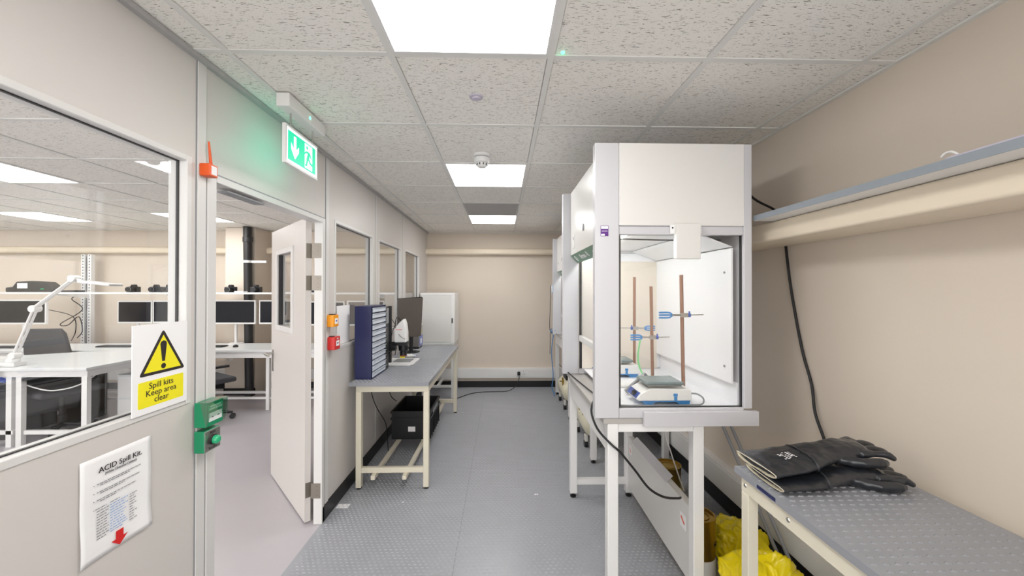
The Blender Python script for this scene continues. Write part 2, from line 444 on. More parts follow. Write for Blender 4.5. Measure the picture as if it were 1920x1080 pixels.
# ------------------------------------------------------------------ things on the ceiling
t = thing('smoke_detector', (-.135, 2.45, CZ), 'round white smoke detector under the ceiling before the mid panel light', 'smoke detector')
MB().lathe((-.135,2.45,CZ), [(.055,.003),(.055,-.012),(.05,-.016)], 28).build('base', m_white, t, smooth=True)
MB().lathe((-.135,2.45,CZ-.016), [(.045,0),(.045,-.006)], 28).build('gap_ring', m_grey, t, smooth=True)
MB().lathe((-.135,2.45,CZ-.022), [(.05,0),(.05,-.016),(.046,-.03),(.036,-.034),(.034,-.05),(.026,-.058),(.01,-.06)], 28).build('body', m_white, t, smooth=True)
w = MB()
for k in range(10):
    a = 2*PI*k/10; c = Vector((-.135+.036*math.cos(a), 2.45+.036*math.sin(a), CZ-.065)); w.obox(c, (.003*math.cos(a+PI/2),.003*math.sin(a+PI/2),0), (.002*math.cos(a),.002*math.sin(a),0), (0,0,.006))
w.build('slots', m_black, t)
t = thing('ceiling_sensor', (-.121, 1.72, CZ), 'flat round grey sensor disc in the ceiling near the big panel light', 'sensor')
MB().lathe((-.121,1.72,CZ+.005), [(.032,.001),(.030,-.005),(.02,-.007),(.018,-.012),(.008,-.014)], 28).build('disc', m_lilac, t, smooth=True)
t = thing('indicator_light', (.222, 1.386, CZ), 'tiny green indicator light in the ceiling beside the big panel light', 'indicator light')
MB().lathe((.222,1.386,CZ+.005), [(.007,.0),(.007,-.004),(.004,-.007)], 14).build('lens', m_led, t, smooth=True)
MB().lathe((.222,1.386,CZ+.005), [(.010,.001),(.0095,-.002)], 14).build('bezel', m_white, t, smooth=True)

# exit sign
t = thing('exit_sign', (-.98, 1.86, CZ), 'lit green running man exit sign hanging from a white ceiling box', 'exit sign')
MB().box(-1.005,-.945, 1.69, 2.03, CZ-.062, CZ-.001).build('housing', m_white, t, bev=.006)
for y in (1.765, 1.965):
    MB().cyl((-.98,y,CZ-.06),(-.98,y,2.238),.0035,8).build('hanger', m_steel, t)
fr = MB(); x0, x1 = -.988, -.972
fr.box(x0,x1,1.712,1.722,2.06,2.237).box(x0,x1,1.993,2.003,2.06,2.237).box(x0,x1,1.722,1.993,2.06,2.07).box(x0,x1,1.722,1.993,2.227,2.237)
fr.build('frame', m_white, t)
fr = MB(); fr.box(-.986,-.974,1.722,1.993,2.07,2.227).build('lit_border', m_exitw, t)
for x, s in ((-.9735, 1), (-.9865, -1)):
    B(min(x,x-s*.001),max(x,x-s*.001),1.733,1.983,2.082,2.216).build('green_panel', m_exit if s > 0 else m_exitb, t)
xs = -.9733
def yz(pts, x): return [(x, 1.733+p[0]*.25, 2.082+p[1]*.134) for p in pts]
w = MB()
# down arrow
w.prism(yz([(.19,.9),(.27,.9),(.27,.45),(.36,.62),(.36,.42),(.23,.12),(.10,.42),(.10,.62),(.19,.45)], xs), (.0006,0,0))
# door panel: white field around the figure
w.prism(yz([(.58,.06),(.58,.95),(.86,.95),(.86,.06)], xs), (.0006,0,0))
w.build('symbol', m_exitw, t)
w = MB(); x2 = xs+.0007
cx, cy = .66, .82
w.prism(yz([(cx+.035*math.cos(a*PI/5), cy+.065*math.sin(a*PI/5)) for a in range(10)], x2), (.0005,0,0))
w.prism(yz([(.66,.70),(.76,.70),(.80,.62),(.84,.5),(.81,.48),(.76,.58),(.74,.45),(.80,.34),(.92,.30),(.92,.22),(.77,.26),(.70,.38),(.66,.16),(.60,.10),(.58,.16),(.62,.22),(.64,.42),(.68,.6),(.64,.62),(.58,.54),(.56,.58),(.62,.68)], x2), (.0005,0,0))
w.build('running_figure', m_exit, t)
MB().cyl((-.945,1.87,CZ-.035),(-.943,1.87,CZ-.035),.006,10).build('indicator', m_led, t)

# ------------------------------------------------------------------ things on the partition
t = thing('wireless_alarm', (XL+.03, 1.47, 1.92), 'small orange box with upright antenna on the post left of the doorway', 'alarm unit')
B(XL+.006, XL+.045, 1.448, 1.492, 1.918, 1.965).build('case', m_orange, t, bev=.004)
MB().cyl((XL+.022,1.486,1.965),(XL+.022,1.474,2.055),.006,10,.0035).build('antenna', m_orange, t, smooth=True)
B(XL+.045, XL+.0462, 1.458, 1.484, 1.925, 1.958).build('label_plate', m_paper, t)

def callbox(name, y0, y1, z0, z1, dep, m, label, cat):
    t = thing(name, (XL+.01, (y0+y1)/2, z0), label, cat)
    B(XL+.0065, XL+dep, y0, y1, z0, z1).build('housing', m, t, bev=.004)
    return t
t = callbox('emergency_door_release', 1.43, 1.517, .972, 1.064, .052, m_green, 'green emergency door release under clear cover, beside the doorway', 'door release')
w = MB(); w.box(XL+.052, XL+.0535, 1.443, 1.507, .99, 1.022); w.build('glass_panel', m_paper, t)
w = MB(); w.box(XL+.052, XL+.0533, 1.44, 1.51, 1.03, 1.052); w.build('instruction_panel', mat('pale_green', (60,178,130), .4), t)
text('lettering', 'EMERGENCY\nDOOR RELEASE', .009, m_paper, t, (XL+.0534, 1.475, 1.041), (0,1,0), (0,0,1))
w = MB(); w.box(XL+.0536, XL+.0542, 1.455, 1.463, 1.004, 1.008).box(XL+.0536, XL+.0542, 1.484, 1.494, 1.004, 1.008); w.build('arrows', m_ink, t)
w = MB(); w.prism([(XL+.03,1.428,1.068),(XL+.066,1.428,1.064),(XL+.066,1.428,1.01),(XL+.052,1.428,.975)], (0,.0015,0)); w.prism([(XL+.03,1.5185,1.068),(XL+.066,1.5185,1.064),(XL+.066,1.5185,1.01),(XL+.052,1.5185,.975)], (0,.0015,0))
w.box(XL+.0645, XL+.066, 1.428, 1.52, 1.01, 1.064); w.box(XL+.03, XL+.066, 1.428, 1.52, 1.066, 1.0675)
w.build('clear_cover', m_acry, t)
t = callbox('exit_button', 1.43, 1.508, .877, .958, .045, m_green, 'green press to exit box with domed button, below the door release', 'push button')
B(XL+.045, XL+.0475, 1.431, 1.507, .879, .956).build('steel_plate', m_steel, t, bev=.002)
MB().lathe((XL+.0475,1.469,.917), [(.019,0),(.019,.008)], 22, 'X').build('collar', m_black, t, smooth=True)
MB().lathe((XL+.055,1.469,.917), [(.016,0),(.0165,.008),(.014,.014),(.009,.018),(.003,.0195)], 22, 'X').build('button', m_greenb, t, smooth=True)
text('lettering', 'PRESS', .011, m_ink, t, (XL+.0476, 1.469, .945), (0,1,0), (0,0,1))
text('lettering', 'TO EXIT', .011, m_ink, t, (XL+.0476, 1.469, .888), (0,1,0), (0,0,1))
t = callbox('call_point', 2.489, 2.565, 1.243, 1.322, .05, m_amber, 'yellow break glass call point above the red one', 'call point')
B(XL+.05, XL+.051, 2.508, 2.55, 1.262, 1.298).build('glass_panel', m_paper, t); B(XL+.051, XL+.0515, 2.52, 2.54, 1.275, 1.288).build('symbol', m_dblue, t)
B(XL+.01, XL+.04, 2.505, 2.55, 1.322, 1.326).build('top_plug', m_black, t)
t = callbox('call_point', 2.496, 2.58, 1.091, 1.177, .055, m_red, 'red fire alarm call point below the yellow one', 'call point')
B(XL+.055, XL+.056, 2.516, 2.562, 1.115, 1.15).build('glass_panel', m_paper, t); B(XL+.056, XL+.0565, 2.528, 2.55, 1.13, 1.137).build('symbol', m_ink, t)
B(XL+.01, XL+.035, 2.51, 2.54, 1.177, 1.181).build('top_plug', m_black, t)
text('lettering', 'FIRE', .013, m_paper, t, (XL+.0552, 2.539, 1.163), (0,1,0), (0,0,1))

# spill kit sign
t = thing('warning_sign', (XL+.01, 1.294, 1.09), 'white and yellow Spill kits Keep area clear warning sign on the glass', 'sign')
XS = XL+.006
MB().box(XS, XS+.003, 1.194, 1.396, 1.088, 1.374).build('board', m_paper, t)
def sy(u, v, x): return (x, 1.194+.202*u, 1.088+.286*v)
def rounded(pts, r, n=5):
    out = []; k = len(pts)
    for i in range(k):
        p = Vector(pts[i]); a = (Vector(pts[i-1])-p).normalized(); c = (Vector(pts[(i+1)%k])-p).normalized()
        for j in range(n+1):
            u = j/n; q0 = p+a*r; q1 = p+c*r; out.append(tuple((1-u)**2*q0+2*u*(1-u)*p+u*u*q1))
    return out
tri = [sy(.1,.42,XS+.003), sy(.95,.42,XS+.003), sy(.525,.93,XS+.003)]
MB().prism(rounded(tri, .012), (.0005,0,0)).build('triangle_border', m_ink, t)
cen = sum((Vector(p) for p in tri), Vector())/3
MB().prism([tuple(cen+(Vector(p)-cen)*.80+Vector((.0005,0,0))) for p in tri], (.0005,0,0)).build('triangle', m_yelp, t)
w = MB(); X5 = XS+.0041
w.prism([sy(.50,.555,X5),sy(.55,.555,X5),sy(.585,.76,X5),sy(.57,.785,X5),sy(.525,.797,X5),sy(.48,.785,X5),sy(.465,.76,X5)], (.0004,0,0))
w.prism([tuple(Vector(sy(.525,.50,X5))+Vector((0,.009*math.cos(a*PI/8),.009*math.sin(a*PI/8)))) for a in range(16)], (.0004,0,0))
w.build('exclamation_mark', m_ink, t)
MB().prism(rounded([sy(.09,.07,XS+.003), sy(.92,.07,XS+.003), sy(.92,.36,XS+.003), sy(.09,.36,XS+.003)], .005), (.0005,0,0)).build('text_panel', m_yelp, t)
text('lettering', 'Spill kits\nKeep area\nclear', .0275, m_ink, t, (XS+.0036, 1.294, 1.150), (0,1,0), (0,0,1), bold=.0, line=.85)

# A4 notice
t = thing('paper_notice', (XL, 1.16, .72), 'white ACID Spill Kit paper notice with red arrow on the partition panel', 'notice')
w = MB(); nx, nz = 14, 20; ya, yb, za, zb = 1.056, 1.263, .722, 1.012
for j in range(nz+1):
    for i in range(nx+1):
        u, v_ = i/nx, j/nz
        w.v.append((XL+.003+.0022*math.sin(9*v_+2*u)*(1-v_)+.004*(abs(u-.5)*2)**3*(1-v_), ya+(yb-ya)*u, za+(zb-za)*v_))
for j in range(nz):
    for i in range(nx): a = j*(nx+1)+i; w.f.append((a, a+1, a+nx+2, a+nx+1))
pp = w.build('sheet', m_paper, t, smooth=True); so = pp.modifiers.new('s', 'SOLIDIFY'); so.thickness = .0006; so.offset = 0
XP = XL+.0075
text('heading', 'ACID Spill Kit.', .0215, m_ink, t, (XP, 1.165, .972), (0,1,0), (0,0,1), bold=.0001, depth=.0003)
text('subheading', '(White Chemical Cabinet)', .0088, m_greyink, t, (XP, 1.165, .957), (0,1,0), (0,0,1), bold=.0002, depth=.0003)
ws = ['if you use a spill kit', 'please inform staff', 'wear the gloves', 'and goggles at all', 'times in this area', 'open the cabinet', 'only when needed']
random.seed(3)
ln = MB(); lb = MB()
def words(b, y0, y1, z, h=.0021):
    y = y0
    while y < y1:
        L = random.uniform(.004, .013); b.box(XP, XP+.0002, y, min(y+L, y1), z-h/2, z+h/2); y += L+.0022
for z, y0, y1 in ((.935,1.096,1.225),(.930,1.105,1.19),(.912,1.096,1.222),(.907,1.105,1.175),(.89,1.096,1.21),(.885,1.105,1.15)): words(ln, y0, y1, z)
for k in range(12):
    z = .866-.0078*k; words(ln, 1.096 if k else 1.092, 1.096+random.uniform(.025,.035), z)
    if k: words(lb, 1.133, 1.133+random.uniform(.035,.052), z); words(ln, 1.19, 1.19+random.uniform(.01,.026), z)
    else: words(ln, 1.133, 1.16, z)
for z in (.935,.912,.89,.866): ln.box(XP, XP+.0002, 1.087, 1.0895, z-.001, z+.001)
ln.build('body_text', m_greyink, t); lb.build('blue_text', m_blueink, t)
MB().prism([(XP,1.150,.770),(XP,1.172,.770),(XP,1.172,.747),(XP,1.185,.747),(XP,1.161,.725),(XP,1.137,.747),(XP,1.150,.747)], (.0003,0,0)).build('red_arrow', m_redink, t)

# white board behind window 2
tag(B(-1.1735, -1.1695, 2.70, 2.92, 1.0945, 1.372).build('white_board', m_paper), 'plain white sheet standing against the second window pane beside the yellow call point', 'board')
# floor sticker
t = tag(B(XL+.02, XL+.10, 2.60, 2.65, .0018, .0026).build('paper_scrap', m_paper), 'small white label stuck on the floor by the door frame', 'label')
tag(B(.235,.262,2.735,2.75,.0018,.0026).build('paper_scrap', m_paper), 'tiny white scrap lying mid aisle on the studded floor', 'paper scrap')
tag(B(-.70,-.685,2.66,2.672,.0018,.0026).build('paper_scrap', m_paper), 'tiny white fleck on the floor before the left bench leg', 'paper scrap')

# ------------------------------------------------------------------ left bench
def sq(b, x, y, z0, z1, h=.02): return b.box(x-h, x+h, y-h, y+h, z0, z1)
t = thing('lab_bench', (-.83, 3.7, 0), 'long cream framed bench with grey studded rubber top along the left partition', 'bench')
b = B(-1.118, -.538, 2.78, 4.62, .782, .809); b.studs(-1.115,-.541, 2.785, 4.615, .809); b.build('bench_top', m_top, t)
f = MB(); f.box(-1.09,-.55,2.84,2.88,.725,.782).box(-1.09,-.55,4.58,4.62-.01,.725,.782).box(-.59,-.55,2.88,4.58,.725,.782).box(-1.09,-1.05,2.88,4.58,.725,.782)
f.box(-1.05,-.59,2.845,2.875,.12,.16).box(-1.05,-.59,4.585,4.612,.12,.16).build('frame', m_cream, t, bev=.002, seg=1)
for x in (-1.07, -.57):
    for y in (2.86, 4.598):
        g = sq(MB(), x, y, .012, .725).build('leg', m_cream, t, bev=.002, seg=1)
        MB().lathe((x,y,0), [(.019,.0),(.019,.010),(.01,.013)], 14).build('foot', m_black, g)
for x in (-.95, -.72): B(x-.015, x+.015, 2.80, 4.64, .09, .12).build('floor_rail', m_cream, t, bev=.002, seg=1)

# crate
t = thing('storage_crate', (-.84, 3.73, .12), 'black open plastic crate on the rails under the left bench', 'crate')
cx0, cx1, cy0, cy1, cz0, cz1 = -1.02,-.655,3.47,4.0,.1205,.375
w = MB(); th = .006
w.box(cx0+.015,cx1-.015,cy0+.015,cy1-.015,cz0,cz0+th)
w.box(cx0+.01,cx1-.01,cy0+.01,cy0+.01+th,cz0,cz1).box(cx0+.01,cx1-.01,cy1-.01-th,cy1-.01,cz0,cz1).box(cx0+.01,cx0+.01+th,cy0+.016,cy1-.016,cz0,cz1).box(cx1-.01-th,cx1-.01,cy0+.016,cy1-.016,cz0,cz1)
for zz in (cz1-.018, cz1-.075):
    for a in ((cx0,cx1,cy0,cy0+.01),(cx0,cx1,cy1-.01,cy1),(cx0,cx0+.01,cy0+.01,cy1-.01),(cx1-.01,cx1,cy0+.01,cy1-.01)): w.box(*a, zz, zz+.018)
for k in range(7): w.box(cx1-.01, cx1, cy0+.03+k*.075, cy0+.036+k*.075, cz0, cz1-.07); 
w.build('tub', m_black, t)
B(cx0+.16,cx0+.225,cy0+.0085,cy0+.01,cz0+.07,cz0+.115).build('paper_label', m_paper, t)
B(cx1-.004,cx1+.001,3.6,3.85,cz1-.05,cz1-.02).build('handle_slot', m_grey, t)

# cabinet of drawers
t = thing('drawer_cabinet', (-1.04, 3.03, .81), 'dark blue cabinet of small clear drawers on the near end of the left bench', 'drawer cabinet')
a0, a1, b0, b1, c0, c1 = -1.112,-.982,2.872,3.20,.8112,1.362
w = MB(); w.box(a0,a1,b0,b0+.004,c0,c1).box(a0,a1,b1-.004,b1,c0,c1).box(a0,a0+.004,b0+.004,b1-.004,c0,c1).box(a0+.004,a1,b0+.004,b1-.004,c0,c0+.012).box(a0+.004,a1,b0+.004,b1-.004,c1-.006,c1)
nd = 12; hh = (c1-c0-.018)/nd
for k in range(1, nd): w.box(a0+.004,a1-.002,b0+.004,b1-.004,c0+.012+k*hh-.002,c0+.012+k*hh)
w.box(a1-.004, a1+.0, b0, b0+.008, c0, c1).box(a1-.004, a1, b1-.008, b1, c0, c1)
w.build('case', m_navy, t)
for k in range(nd):
    z = c0+.012+k*hh
    w = MB(); w.box(a0+.02,a1-.004,b0+.010,b1-.010,z+.002,z+hh-.008)
    w.prism([(a1-.003,b0+.009,z+.003),(a1+.004,b0+.009,z+.003),(a1+.004,b0+.009,z+hh-.02),(a1+.013,b0+.009,z+hh-.009),(a1-.003,b0+.009,z+hh-.009)],(0,b1-b0-.018,0))
    w.build('drawer', m_clear, t)

# ------------------------------------------------------------------ microscope on boom
t = thing('microscope', (-.93, 3.5, .81), 'stereo microscope on black post with white base plate on the left bench', 'microscope')
b = MB().prism([(-1.06,3.385,.8112),(-.83,3.375,.8112),(-.80,3.41,.8112),(-.80,3.68,.8112),(-1.06,3.68,.8112)],(0,0,.018)); b.build('base_plate', m_white, t, bev=.003)
B(-1.0,-.84,3.46,3.64,.8292,.8305).build('stage_insert', m_grey, t)
MB().cyl((-1.02,3.45,.8292),(-1.02,3.45,1.34),.017,18).build('post', m_black, t, smooth=True)
w = MB(); w.box(-1.045,-.995,3.42,3.48,.93,1.0).cyl((-.995,3.44,.965),(-.96,3.44,.965),.03,18).cyl((-1.02,3.40,.92),(-1.02,3.42,.92),.02,12)
w.box(-1.045,-.93,3.43,3.47,.99,1.015); w.build('focus_block', m_black, t, bev=.003)
w = MB(); w.box(-.95,-.86,3.42,3.50,.985,1.012).lathe((-.90,3.46,.94), [(.022,-.05),(.03,-.045),(.03,-.01),(.042,.0),(.044,.045),(.03,.047)], 20)
w.build('optics', m_black, t, smooth=True)
MB().lathe((-.90,3.46,.885), [(.026,0),(.033,.006),(.033,.012),(.02,.014)], 20).build('ring_light', mat('dark_red', (120,60,50), .4), t, smooth=True)
w = MB(); w.prism([(-.97,3.41,1.013),(-.862,3.41,1.013),(-.862,3.41,1.10),(-.872,3.41,1.18),(-.888,3.41,1.228),(-.935,3.41,1.185),(-.975,3.41,1.13)],(0,.09,0))
w.build('head_cover', m_white, t, bev=.012, seg=3)
B(-.955,-.90,3.408,3.411,1.128,1.132).build('red_stripe', m_red, t)
w = MB(); w.tube([(-.97,3.45,1.16),(-1.0,3.5,1.19),(-1.05,3.52,1.23),(-1.08,3.5,1.1),(-1.1,3.53,.9)],.003,6); w.tube([(-.93,3.405,1.09),(-.9,3.403,1.06),(-.87,3.403,1.045)],.002,6); w.build('cable', m_cord, t)
# small things beside the microscope
w = thing('sponge', (-.975, 3.72, .81), 'small yellow sponge behind the microscope base', 'sponge'); B(-1.0,-.955,3.71,3.73,.8112,.86).build('block', m_yelp, w, bev=.004)
t = thing('white_bottle', (-.91, 3.78, .81), 'small white bottle lying behind the microscope base', 'bottle')
MB().lathe((-.955,3.80,.829), [(.017,0),(.018,.05),(.010,.06),(.010,.075)], 16, 'X').build('bottle_body', m_white, t, smooth=True)
MB().lathe((-.879,3.80,.829), [(.011,0),(.011,.014)], 14, 'X').build('cap', m_clear, t, smooth=True)
# black tower behind drawers
t = thing('computer_tower', (-1.05, 3.27, .81), 'slim black computer tower standing behind the blue drawer cabinet', 'computer')
B(-1.10,-.985,3.215,3.30,.8112,1.345).build('case', m_black, t, bev=.004)
B(-.985,-.982,3.225,3.29,1.2,1.33).build('front_panel', m_grey, t)

# monitor
t = thing('monitor', (-.98, 4.1, .81), 'grey backed monitor tilted on the left bench behind the microscope', 'monitor')
mp = [(-1.085,4.02,.95),(-.89,4.16,.95),(-.865,4.14,1.375),(-1.09,3.98,1.36)]
w = MB().prism([(p[0],p[1],p[2]+.03) for p in mp], (-.018,.030,0)); w.build('screen_back', m_screen2, t, bev=.004)
w = MB().prism([(p[0]-.018-.001, p[1]+.0305, p[2]+.036) for p in mp], (-.002,.003,0)); w.build('screen', m_screen, t)
w = MB(); w.cyl((-.99,4.12,.825),(-.985,4.115,1.1),.02,14).lathe((-.99,4.13,.8112),[(.09,0),(.09,.008),(.03,.014)],26); w.build('stand', m_black, t, smooth=True)
w = MB(); w.tube([(-1.06,4.0,1.15),(-1.10,3.95,1.2),(-1.11,3.93,1.05),(-1.08,3.92,1.0),(-1.1,3.9,.815)],.004,6).tube([(-1.05,4.0,1.1),(-1.1,3.9,1.12),(-1.11,3.8,1.0),(-1.11,3.8,.83)],.003,6); w.build('cable', m_cord, t)

mon_bench = t
# ultrasonic bath
t = thing('ultrasonic_bath', (-1.0, 4.5, .81), 'steel ultrasonic bath with blue and yellow panel at far end of the left bench', 'ultrasonic bath')
B(-1.09,-.955,4.36,4.55,.83,1.07).build('case', m_steel, t, bev=.004)
B(-1.085,-.96,4.365,4.545,.8112,.83).build('base', m_black, t)
w = MB()
for k in range(7): w.box(-1.065,-1.02,4.357,4.36,.87+k*.018,.877+k*.018)
w.build('vent_slots', m_gask, t)
B(-.955,-.953,4.37,4.54,.84,.955).build('control_panel', m_dblue, t); B(-.955,-.953,4.38,4.47,.99,1.04).build('warning_label', m_yelp, t)
w = MB(); w.box(-.953,-.952,4.40,4.43,.86,.92).box(-.953,-.952,4.46,4.49,.86,.92); w.build('display', m_paper, t)
B(-1.092,-.953,4.358,4.552,1.07,1.083).build('lid', m_white, t, bev=.003)

# white cabinet on its own table
t = thing('side_table', (-.88, 5.45, 0), 'white framed low table carrying the white cupboard at the back wall', 'table')
B(-1.12,-.655,5.16,5.70,.74,.765).build('table_top', m_lam, t, bev=.002)
f = MB(); f.box(-1.1,-.67,5.19,5.22,.69,.74).box(-.70,-.67,5.22,5.68,.69,.74).box(-1.1,-1.07,5.22,5.68,.69,.74).box(-1.07,-.70,5.19,5.22,.15,.18).box(-1.07,-.70,5.65,5.68,.15,.18).box(-.9,-.87,5.22,5.65,.15,.18); f.build('frame', m_white, t)
for x in (-1.085,-.685):
    for y in (5.205,5.665): sq(MB(), x, y, 0, .69, .015).build('leg', m_white, t)
t = thing('cupboard', (-.89, 5.45, .766), 'tall white metal cupboard with black handle standing in the back left corner', 'cupboard')
B(-1.125,-.655,5.20,5.70,.7655,1.446).build('body', m_white, t, bev=.004)
B(-1.12,-.70,5.188,5.20,.775,1.415).build('door', m_hoodw, t, bev=.004)
B(-.695,-.68,5.186,5.20,1.03,1.10).build('handle', m_black, t, bev=.004)
B(-1.12,-.66,5.192,5.20,1.42,1.438).build('top_rail', m_white, t)

# socket, plug, cord on back wall
t = thing('wall_socket', (.29, 5.72, .18), 'white double power socket on the back wall trunking', 'power socket')
B(.21,.365,5.716,5.7255,.185,.285).build('face_plate', m_white, t, bev=.002)
w = MB()
for x in (.25,.32): w.box(x-.006,x+.006,5.713,5.716,.255,.268)
w.build('switch', m_lilac, t)
w = MB()
for dx, dz in ((0,.23),(-.011,.21),(.011,.21)): w.box(.325+dx-.003,.325+dx+.003,5.7145,5.716,dz-.004,dz+.004)
w.build('pin_holes', m_black, t)
t = thing('power_plug', (.25, 5.70, .22), 'black plug in the back wall socket trailing a cord to the bench', 'plug')
B(.228,.272,5.685,5.712,.20,.25).build('plug_body', m_black, t, bev=.006)
MB().tube([(.25,5.69,.21),(.25,5.66,.15),(.20,5.6,.06),(.08,5.52,.012),(-.1,5.5,.008),(-.3,5.48,.008),(-.45,5.4,.008),(-.6,5.2,.008),(-.75,5.0,.008),(-1.0,4.9,.008)],.005,8).build('cord', m_cord, t, smooth=True)
def cordp(parent, name, pts, r, m): return MB().tube(pts, r, 8).build(name, m, parent, smooth=True)
def cord(name, pts, r, m, label, cat='cord'):
    return tag(MB().tube(pts, r, 8).build(name, m, smooth=True), label, cat)
cordp(mon_bench, 'power_cord', [(-1.13,3.25,.79),(-1.13,3.26,.7),(-1.12,3.3,.55),(-1.09,3.36,.42),(-1.05,3.42,.3),(-1.04,3.44,.2),(-1.045,3.5,.01)], .004, m_cord)
cordp(mon_bench, 'power_cord', [(-1.13,3.7,.80),(-1.12,3.72,.6),(-1.1,3.75,.45),(-1.05,3.78,.382)], .004, m_cord)

# ------------------------------------------------------------------ right bench
t = thing('lab_bench', (1.2, .5, 0), 'cream framed bench with grey studded top at the lower right, gloves on it', 'bench')
b = B(.912, 1.452, -.6, 1.462, .775, .799); b.studs(.918,1.446,-.1,1.456,.799, px=.032, py=.026, lx=.0115, ly=.005, h=.003); b.build('bench_top', m_top, t)
f = MB(); f.box(.925,.965,-.55,1.40,.715,.775).box(1.40,1.44,-.55,1.40,.715,.775).box(.925,1.44,1.40,1.44,.715,.775); f.build('frame', m_cream, t, bev=.002, seg=1)
for x in (.945,1.42):
    for y in (1.42,-.53): g = sq(MB(), x, y, .012, .715).build('leg', m_cream, t, bev=.002, seg=1); MB().lathe((x,y,0), [(.019,0),(.019,.01),(.01,.013)], 12).build('foot', m_black, g)
for y in (1.415,1.2): MB().lathe((.925,y,.745), [(.006,-.003),(.008,0)], 10, 'X').build('bolt', m_steel, t)
w = B(.9105,.912,1.24,1.33,.781,.793); w.build('maker_strip', m_navy, t)
B(.975,1.0,.0,1.35,.62,.715).build('rear_rail', m_cream, t) if False else None

# gloves --------------------------------------------------------
def glove_mesh(mirror=1, flat=1.0, curl=1.0):
    b = MB()
    # gauntlet and palm: loft of ellipses along u
    secs = [(0,.0,.022,.098,.016),(.05,.0,.022,.097,.019),(.11,-.002,.024,.092,.021),(.17,.0,.027,.084,.024),(.22,.002,.032,.072,.026),(.26,.004,.036,.062,.027),(.30,.005,.040,.060,.028),(.345,.004,.043,.061,.029),(.38,.003,.043,.056,.026),(.40,.003,.042,.048,.02)]
    n = 28; base = len(b.v)
    for u, vc, wc, hw, hh in secs:
        for k in range(n):
            a = 2*PI*k/n; ca, sa = math.cos(a), math.sin(a)
            e = .72
            b.v.append((u, (vc+hw*math.copysign(abs(ca)**e, ca))*mirror, max(.001,(wc+hh*math.copysign(abs(sa)**.9, sa))*flat)))
    for i in range(len(secs)-1):
        for k in range(n): k2=(k+1)%n; a=base+i*n; b.f.append((a+k,a+k2,a+n+k2,a+n+k))
    b.f.append(tuple(base+k for k in range(n))[::-1]); b.f.append(tuple(base+(len(secs)-1)*n+k for k in range(n)))
    # fingers, relaxed and curling downwards
    for v0, L, r, sp in ((.051,.072,.0128,.20),(.018,.092,.0135,.06),(-.017,.088,.0135,-.08),(-.049,.068,.0130,-.20)):
        pts = [(.355,v0*mirror,.043*flat),(.40,(v0+sp*.03)*mirror,.044*flat),(.40+L*.42,(v0+sp*.08)*mirror,(.045-.002*curl)*flat),(.40+L*.75,(v0+sp*.11)*mirror,(.042-.008*curl)*flat),(.40+L*.97,(v0+sp*.13)*mirror,(.037-.016*curl)*flat)]
        pts = [(p[0],p[1],max(p[2],.0135)) for p in pts]
        b.tube(pts, (lambda t, r=r: r*(1.04-.16*t) if t < .93 else r*.62), 12)
    # thumb leaving the side of the palm
    pts = [(.26,-.03*mirror,.030*flat),(.31,-.060*mirror,.026*flat),(.36,-.078*mirror,.022*flat),(.425,-.080*mirror,.020)]
    b.tube(pts, (lambda t: .0185-.004*t if t < .93 else .010), 12)
    return b
def make_glove(loc, rz, mirror, label, pitch=0.0, roll=0.0, fl=1.0):
    t = thing('rubber_glove', loc, label, 'glove', 'pair of black gauntlets on the right bench', rz)
    o = glove_mesh(mirror, fl).build('gauntlet', m_rub, t, local=True)
    r = o.modifiers.new('remesh', 'REMESH'); r.mode = 'VOXEL'; r.voxel_size = .0026; r.use_smooth_shade = True
    s = o.modifiers.new('smooth', 'SMOOTH'); s.iterations = 5; s.factor = .6
    tx = bpy.data.textures.new('wrinkle', 'CLOUDS'); tx.noise_scale = .07
    d = o.modifiers.new('wrinkle', 'DISPLACE'); d.texture = tx; d.strength = .012; d.mid_level = .5; d.texture_coords = 'LOCAL'
    # seam band
    n = 28; w = MB()
    for i, (u, s_) in enumerate(((.168,1.0),(.172,1.045),(.176,1.0))):
        for k in range(n):
            a = 2*PI*k/n; ca, sa = math.cos(a), math.sin(a)
            w.v.append((u+.01*ca, .085*s_*math.copysign(abs(ca)**.72,ca)*mirror, .027+.027*s_*math.copysign(abs(sa)**.9,sa)))
    for i in range(2):
        for k in range(n): k2=(k+1)%n; w.f.append((i*n+k,i*n+k2,i*n+n+k2,i*n+n+k))
    w.build('seam', m_rub, t, local=True, smooth=True)
    # cuff: rolled black rim with a cream lining inside
    def ring(w, specs, close):
        for (u, hw, hh) in specs:
            for k in range(n):
                a = 2*PI*k/n; ca, sa = math.cos(a), math.sin(a)
                w.v.append((u-.03*max(0,sa)*.6, hw*math.copysign(abs(ca)**.75,ca)*mirror, max(.0006,(.022+hh*math.copysign(abs(sa)**.8,sa))*fl)))
        for i in range(len(specs)-1):
            for k in range(n): k2=(k+1)%n; w.f.append((i*n+k,i*n+k2,i*n+n+k2,i*n+n+k))
        if close: w.f.append(tuple((len(specs)-1)*n+k for k in range(n)))
    w = MB(); ring(w, ((.022,.099,.018),(.004,.101,.0215),(-.002,.1015,.0215),(-.004,.0995,.020),(-.001,.097,.0185)), False)
    w.build('cuff_rim', m_rub, t, local=True, smooth=True)
    w = MB(); ring(w, ((-.0035,.0985,.0190),(-.007,.0975,.0185),(-.005,.094,.0165),(.006,.093,.013)), True)
    w.build('cuff_lining', mat('cream_lining', (222,214,192), .8), t, local=True, smooth=True)
    t.rotation_euler = (roll, pitch, rz)
    return t
g1 = make_glove((.945, 1.335, .8012), -.01, 1, 'lower black rubber gauntlet glove lying flat on the right bench', fl=.8)
g2 = make_glove((.935, 1.362, .831), .05, 1, 'upper black rubber gauntlet glove with white print, lying across its pair', pitch=-.065)
